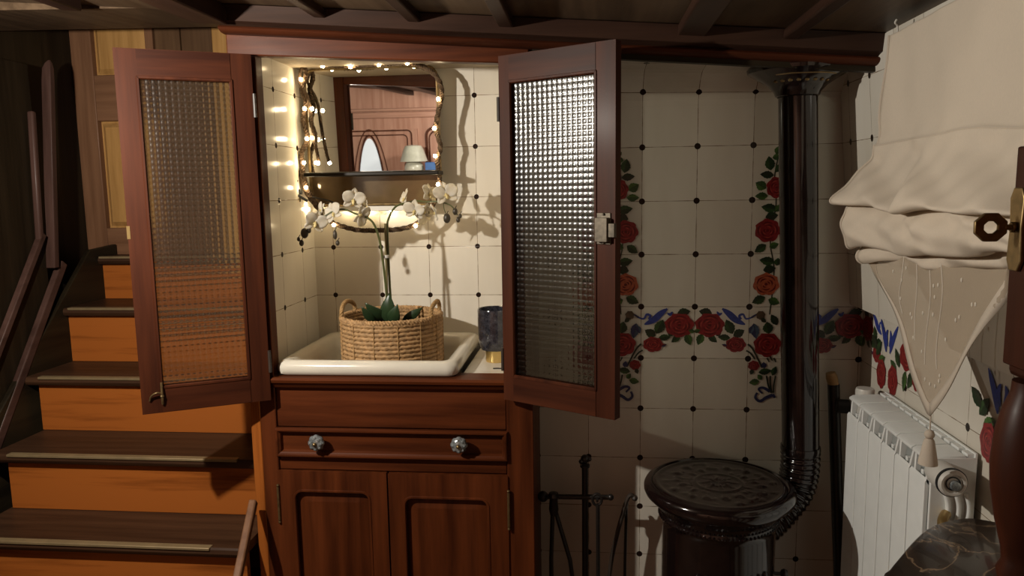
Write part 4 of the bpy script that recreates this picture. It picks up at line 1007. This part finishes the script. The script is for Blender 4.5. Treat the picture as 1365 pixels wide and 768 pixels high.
# bracket of the radiator to the wall keeps it hanging
m_ = MB(); m_.box((XF+.072, 1.50, .84), (XR-.0005, 1.53, .88)).box((XF+.072, 1.72, .84), (XR-.0005, 1.75, .88)); m_.build('bracket', WHITEP, ra)

# ------------------------------------------------------------ roman blind
bd = thing('roman_blind', 'cream sheer linen roman blind, half raised in soft folds over the window', 'blind', (.60, 1.2, 1.74))
pf = [(.592, 1.738), (.590, 1.715), (.586, 1.66), (.580, 1.59), (.574, 1.535), (.567, 1.527), (.566, 1.518), (.562, 1.495), (.545, 1.468), (.520, 1.442), (.503, 1.424), (.502, 1.412), (.516, 1.408), (.540, 1.416), (.545, 1.412), (.532, 1.398), (.524, 1.375), (.523, 1.350), (.528, 1.326), (.540, 1.314), (.556, 1.318), (.566, 1.328), (.568, 1.318), (.562, 1.305), (.566, 1.292), (.574, 1.286)]
prs = spline([(x, 0, z) for x, z in pf], 4); NP = len(prs)-1
YB0, YB1 = 1.600, .82
def blind(a, b):
    p = prs[min(NP, int(round(b*NP)))]; y = YB0+(YB1-YB0)*a
    lo = max(0, min(1, (1.60-p.z)/.15))
    x = p.x+lo*(.010*math.sin(7*a+9*p.z)+.006*math.sin(17*a+4)+.0035*math.sin(31*a+30*p.z)+.0022*math.sin(57*a-60*p.z)+.0030*math.sin(23*a+110*p.z))+(1-lo)*(.003*math.sin(9*a)+.0012*math.sin(41*a+25*p.z))
    z = p.z-lo*(.012*math.sin(PI*a)+.006*math.sin(9*a+1+12*p.z)+.004*math.sin(19*a+50*p.z))+.004*math.sin(5*a)
    if z < 1.418: z = 1.418-(1.418-z)*(1-.46*min(1, a/.75))
    yy = y+(.006*math.sin(40*p.z) if a == 0 else 0)
    return Vector((min(x, .604), yy, z))
m_ = MB(); m_.grid(blind, 70, NP); m_.build('cloth', LINEN, bd, solid=.0014, smooth=80)
m_ = MB(); m_.tube([blind(0, j/NP)+Vector((-.001, 0, 0)) for j in range(NP+1)], .0026, 6)
m_.tube([blind(i/70, 4*4.4/NP)+Vector((-.003, 0, 0)) for i in range(71)], .0024, 6); m_.build('seam', HEM, bd)
m_ = MB(); m_.box((.600, YB1, 1.705), (.612, YB0-.004, 1.742)); m_.build('rail', STILEW['Y'], bd)
m_ = MB(); q = blind(.03, 0); m_.tube(spline([q+Vector((.003, 0, -.004)), q+Vector((.002, 0, .012)), q+Vector((-.004, -.004, .018)), q+Vector((-.002, -.006, .024))]), .0018, 6); m_.build('hook', WHITEG, bd)
XLC = .578
c1, ctip, c2, c3 = at(1163, 346, X=XLC), at(1238, 556, X=XLC), at(1347, 396, X=XLC), at(1353, 352, X=XLC)
def low(a):
    y = c1.y+(c3.y-c1.y)*a
    ds = [c1, ctip, c2, c3]
    for p, q in zip(ds, ds[1:]):
        if q.y <= y <= p.y: return p.z+(q.z-p.z)*(y-p.y)/(q.y-p.y)
    return c3.z
NA = 60
def lace(a, b):
    y = c1.y+(c3.y-c1.y)*a; zt = 1.318+.045*a; zl = low(a)
    return Vector((XLC+.006*math.sin(14*a+5*b)*b+.004*math.sin(5*b+8*a), y, zt+(zl-zt)*b))
m_ = MB(); m_.grid(lace, NA, 24); lc = m_.build('lace_panel', LACE, bd, solid=.001, smooth=80)
m_ = MB()
tipi = min(range(NA+1), key=lambda i: lace(i/NA, 1).z)
def strip(i0, i1, b_in):
    vs_ = []
    for i in range(i0, i1+1):
        a = i/NA; L = max(1e-3, 1.318+.045*a-low(a)); bb = max(0, 1-.022/L)
        vs_ += [lace(a, bb)+Vector((-.0012, 0, 0)), lace(a, 1)+Vector((-.0012, 0, -.001))]
    n = i1-i0; m_.add(vs_, [(2*i, 2*i+1, 2*i+3, 2*i+2) for i in range(n)])
strip(0, tipi, 0); strip(tipi, NA, 0); m_.build('hem', HEM, lc, solid=.0012)
m_ = MB()
rnd = random.Random(3)
for k in range(26):
    a = .14+.66*rnd.random(); b = (.18+.72*rnd.random()); q = lace(a, b)
    if b > 1-.035/max(.02, 1.315-low(a)): continue
    m_.ball(q+Vector((-.001, 0, 0)), .0032, 6, 0, (.3, 1, 1.2))
for a0 in (.30, .42, .52, .60):
    m_.tube([lace(a0+.012*math.sin(6*t), .1+.65*t)+Vector((-.001, 0, 0)) for t in [i/14 for i in range(15)]], .0011, 5)
m_.build('embroidery', EMBR, lc)
m_ = MB(); tt = lace(tipi/NA, 1); z0 = tt.z
m_.tube([tt, tt+Vector((0, 0, -.030))], .0013, 6); m_.ball(tt+Vector((0, 0, -.033)), .0085, 12)
m_.lathe([(.006, z0-.040), (.0085, z0-.044), (.0115, z0-.060), (.0150, z0-.080), (.0155, z0-.086), (.0001, z0-.083)], (tt.x, tt.y, 0), 30, wob=lambda a, h: 1+.10*math.sin(15*a)); m_.build('tassel', HEM, bd)

# ------------------------------------------------------------ marble topped console and the turned cabinet at the right
mt = thing('marble_console', 'low console with a curved dark brown marble top in front of the radiator', 'side table', (.58, 1.05, 0))
ol = spline([(.712, at(1345, 701, Z=.881).y, 0)]+[at(x, y, Z=.881)*1.0-Vector((0, 0, .881)) for x, y in ((1302, 690), (1272, 691), (1240, 701), (1218, 719), (1200, 740), (1186, 757), (1178, 769))]+[ (.425, 1.0, 0), (.43, .92, 0), (.47, .85, 0), (.56, .835, 0), (.712, .835, 0)], 5)
cen = Vector((.60, 1.05, 0))
def sc_(k, z): return [Vector((min(.7125, cen.x+(p.x-cen.x)*k), cen.y+(p.y-cen.y)*k, z)) for p in ol][::-1]
m_ = MB(); m_.loft([sc_(.965, .852), sc_(.99, .855), sc_(1.0, .862), sc_(1.0, .872), sc_(.992, .879), sc_(.975, .881)]); m_.build('top', MARBLE, mt, smooth=50)
m_ = MB(); m_.loft([sc_(.90, .780), sc_(.90, .8515)]); m_.build('apron', MAHOG['X'], mt)
for (x, y) in ((.665, 1.20), (.50, 1.05), (.665, .90)):
    m_ = MB(); m_.lathe([(.016, 0), (.020, .05), (.015, .10), (.022, .40), (.026, .60), (.018, .68), (.026, .72), (.026, .785)], (x, y, 0), 20); m_.build('leg', MAHOG['Z'], mt)
kc = thing('key_cabinet', 'red wooden cabinet on bulbous turned legs with a brass key, at the right edge', 'cabinet', (.57, .55, 0))
CXF = at(1355, 300, Y=.765).x; LGX = at(1374, 590, Y=.737).x
ZB0, ZB1 = 1.262, 1.492
MB().box((CXF, .30, ZB0), (.615, .765, ZB1)).build('body', DARKRED['Z'], kc, bevel=.006)
MB().box((CXF+.006, .31, ZB1), (.612, .755, ZB1+.010)).build('top', DARKRED['Y'], kc, bevel=.004)
dd = MB().box((CXF-.006, .32, ZB0+.012), (CXF+.004, .762, ZB1-.010)).build('door', DARKRED['Z'], kc, bevel=.002)
e_ = MB(); z_a, z_b = at(1357, 362, X=CXF-.008).z, at(1357, 250, X=CXF-.008).z
ye = .748; zk = at(1330, 303, Y=ye).z
e_.prism([(CXF-.0062, ye-.012*s_-.0, z) for s_, z in ((1, z_a+.010), (.55, z_a), (-.55, z_a), (-1, z_a+.010), (-.8, zk), (-1, z_b-.010), (-.55, z_b), (.55, z_b), (1, z_b-.010), (.8, zk))], (-.004, 0, 0)); e_.build('escutcheon', BRASSD, dd, bevel=.001)
ky = MB(); xk = CXF-.010
ky.tube([(xk+.002, ye, zk), (xk-.010, ye, zk)], .0028, 10).tube([(xk-.001, ye, zk), (xk-.004, ye, zk)], .0052, 10)
ko = MB()
rx = []
for rr in (.0145, .0062):
    rx.append([(xk-.022+rr*1.08*math.cos(2*PI*i/8+PI/8), zk+rr*math.sin(2*PI*i/8+PI/8)) for i in range(8)])
n = 8
v_ = [(x, ye-.002, z) for r in rx for x, z in r]+[(x, ye+.002, z) for r in rx for x, z in r]
fs = []
for i in range(n):
    j = (i+1) % n
    fs += [(i, j, n+j, n+i), (2*n+j, 2*n+i, 3*n+i, 3*n+j), (j, i, 2*n+i, 2*n+j), (n+i, n+j, 3*n+j, 3*n+i)]
ky.add(v_, fs)
kk = ky.build('key', BRASSD, dd, bevel=.0008); kk['label'] = 'brass key with an octagonal bow in the lock'
pr_ = [(.024, 0), (.030, .03), (.022, .08), (.018, .14), (.022, .55), (.024, .80), (.023, .95), (.024, 1.02), (.026, 1.060), (.030, 1.072), (.024, 1.082), (.026, 1.095), (.036, 1.125), (.0430, 1.155), (.0450, 1.180), (.042, 1.210), (.034, 1.236), (.027, 1.250), (.026, 1.2615)]
for (x, y) in ((LGX, .737), (LGX, .335), (.585, .737), (.585, .335)):
    m_ = MB(); m_.lathe([(r*.72, h) for r, h in pr_], (x, y, 0), 32); m_.build('leg', DARKRED['Z'], kc)

# ------------------------------------------------------------ rear of the room, seen in the mirror
sb_ = thing('sideboard', 'reddish sideboard by the rear wall carrying the glass lamp, seen in the mirror', 'sideboard', (-1.10, -.72, 0))
MB().box((-1.36, YR+.055, .06), (-.72, -.585, 1.32)).build('body', REARW['Z'], sb_, bevel=.004)
MB().box((-1.38, YR+.054, 1.3205), (-.70, -.565, 1.345)).build('top', REARW['X'], sb_, bevel=.006)
for x0 in (-1.35, -1.03): MB().box((x0, -.585, .10), (x0+.30, -.570, 1.28)).build('door', REARW['Z'], sb_, bevel=.004)
MB().box((-1.34, YR+.06, 0), (-.74, -.60, .0595)).build('plinth', REARW['X'], sb_)
LX, LY, LZ = -1.17, -.70, 1.3455
lt = thing('table_lamp', 'milky glass table lamp with a bell shade, reflected in the mirror', 'lamp', (LX, LY, LZ))
m_ = MB(); m_.lathe([(.0001, LZ), (.040, LZ), (.045, LZ+.008), (.062, LZ+.03), (.066, LZ+.055), (.055, LZ+.085), (.035, LZ+.10), (.0001, LZ+.10)], (LX, LY, 0), 28); m_.build('base', LAMPG, lt)
m_ = MB(); m_.lathe([(.094, LZ+.098), (.090, LZ+.105), (.070, LZ+.17), (.055, LZ+.20), (.030, LZ+.205), (.030, LZ+.202), (.052, LZ+.196), (.066, LZ+.17), (.086, LZ+.105)], (LX, LY, 0), 32, caps=(False, False)); m_.build('lamp_shade', LAMPG, lt)
bx_ = MB().box((LX+.085, LY-.03, LZ), (LX+.17, LY+.05, LZ+.09)).build('tissue_box', BLUE, bevel=.003)
tag(bx_, 'small blue box beside the glass lamp, reflected in the mirror', 'box')
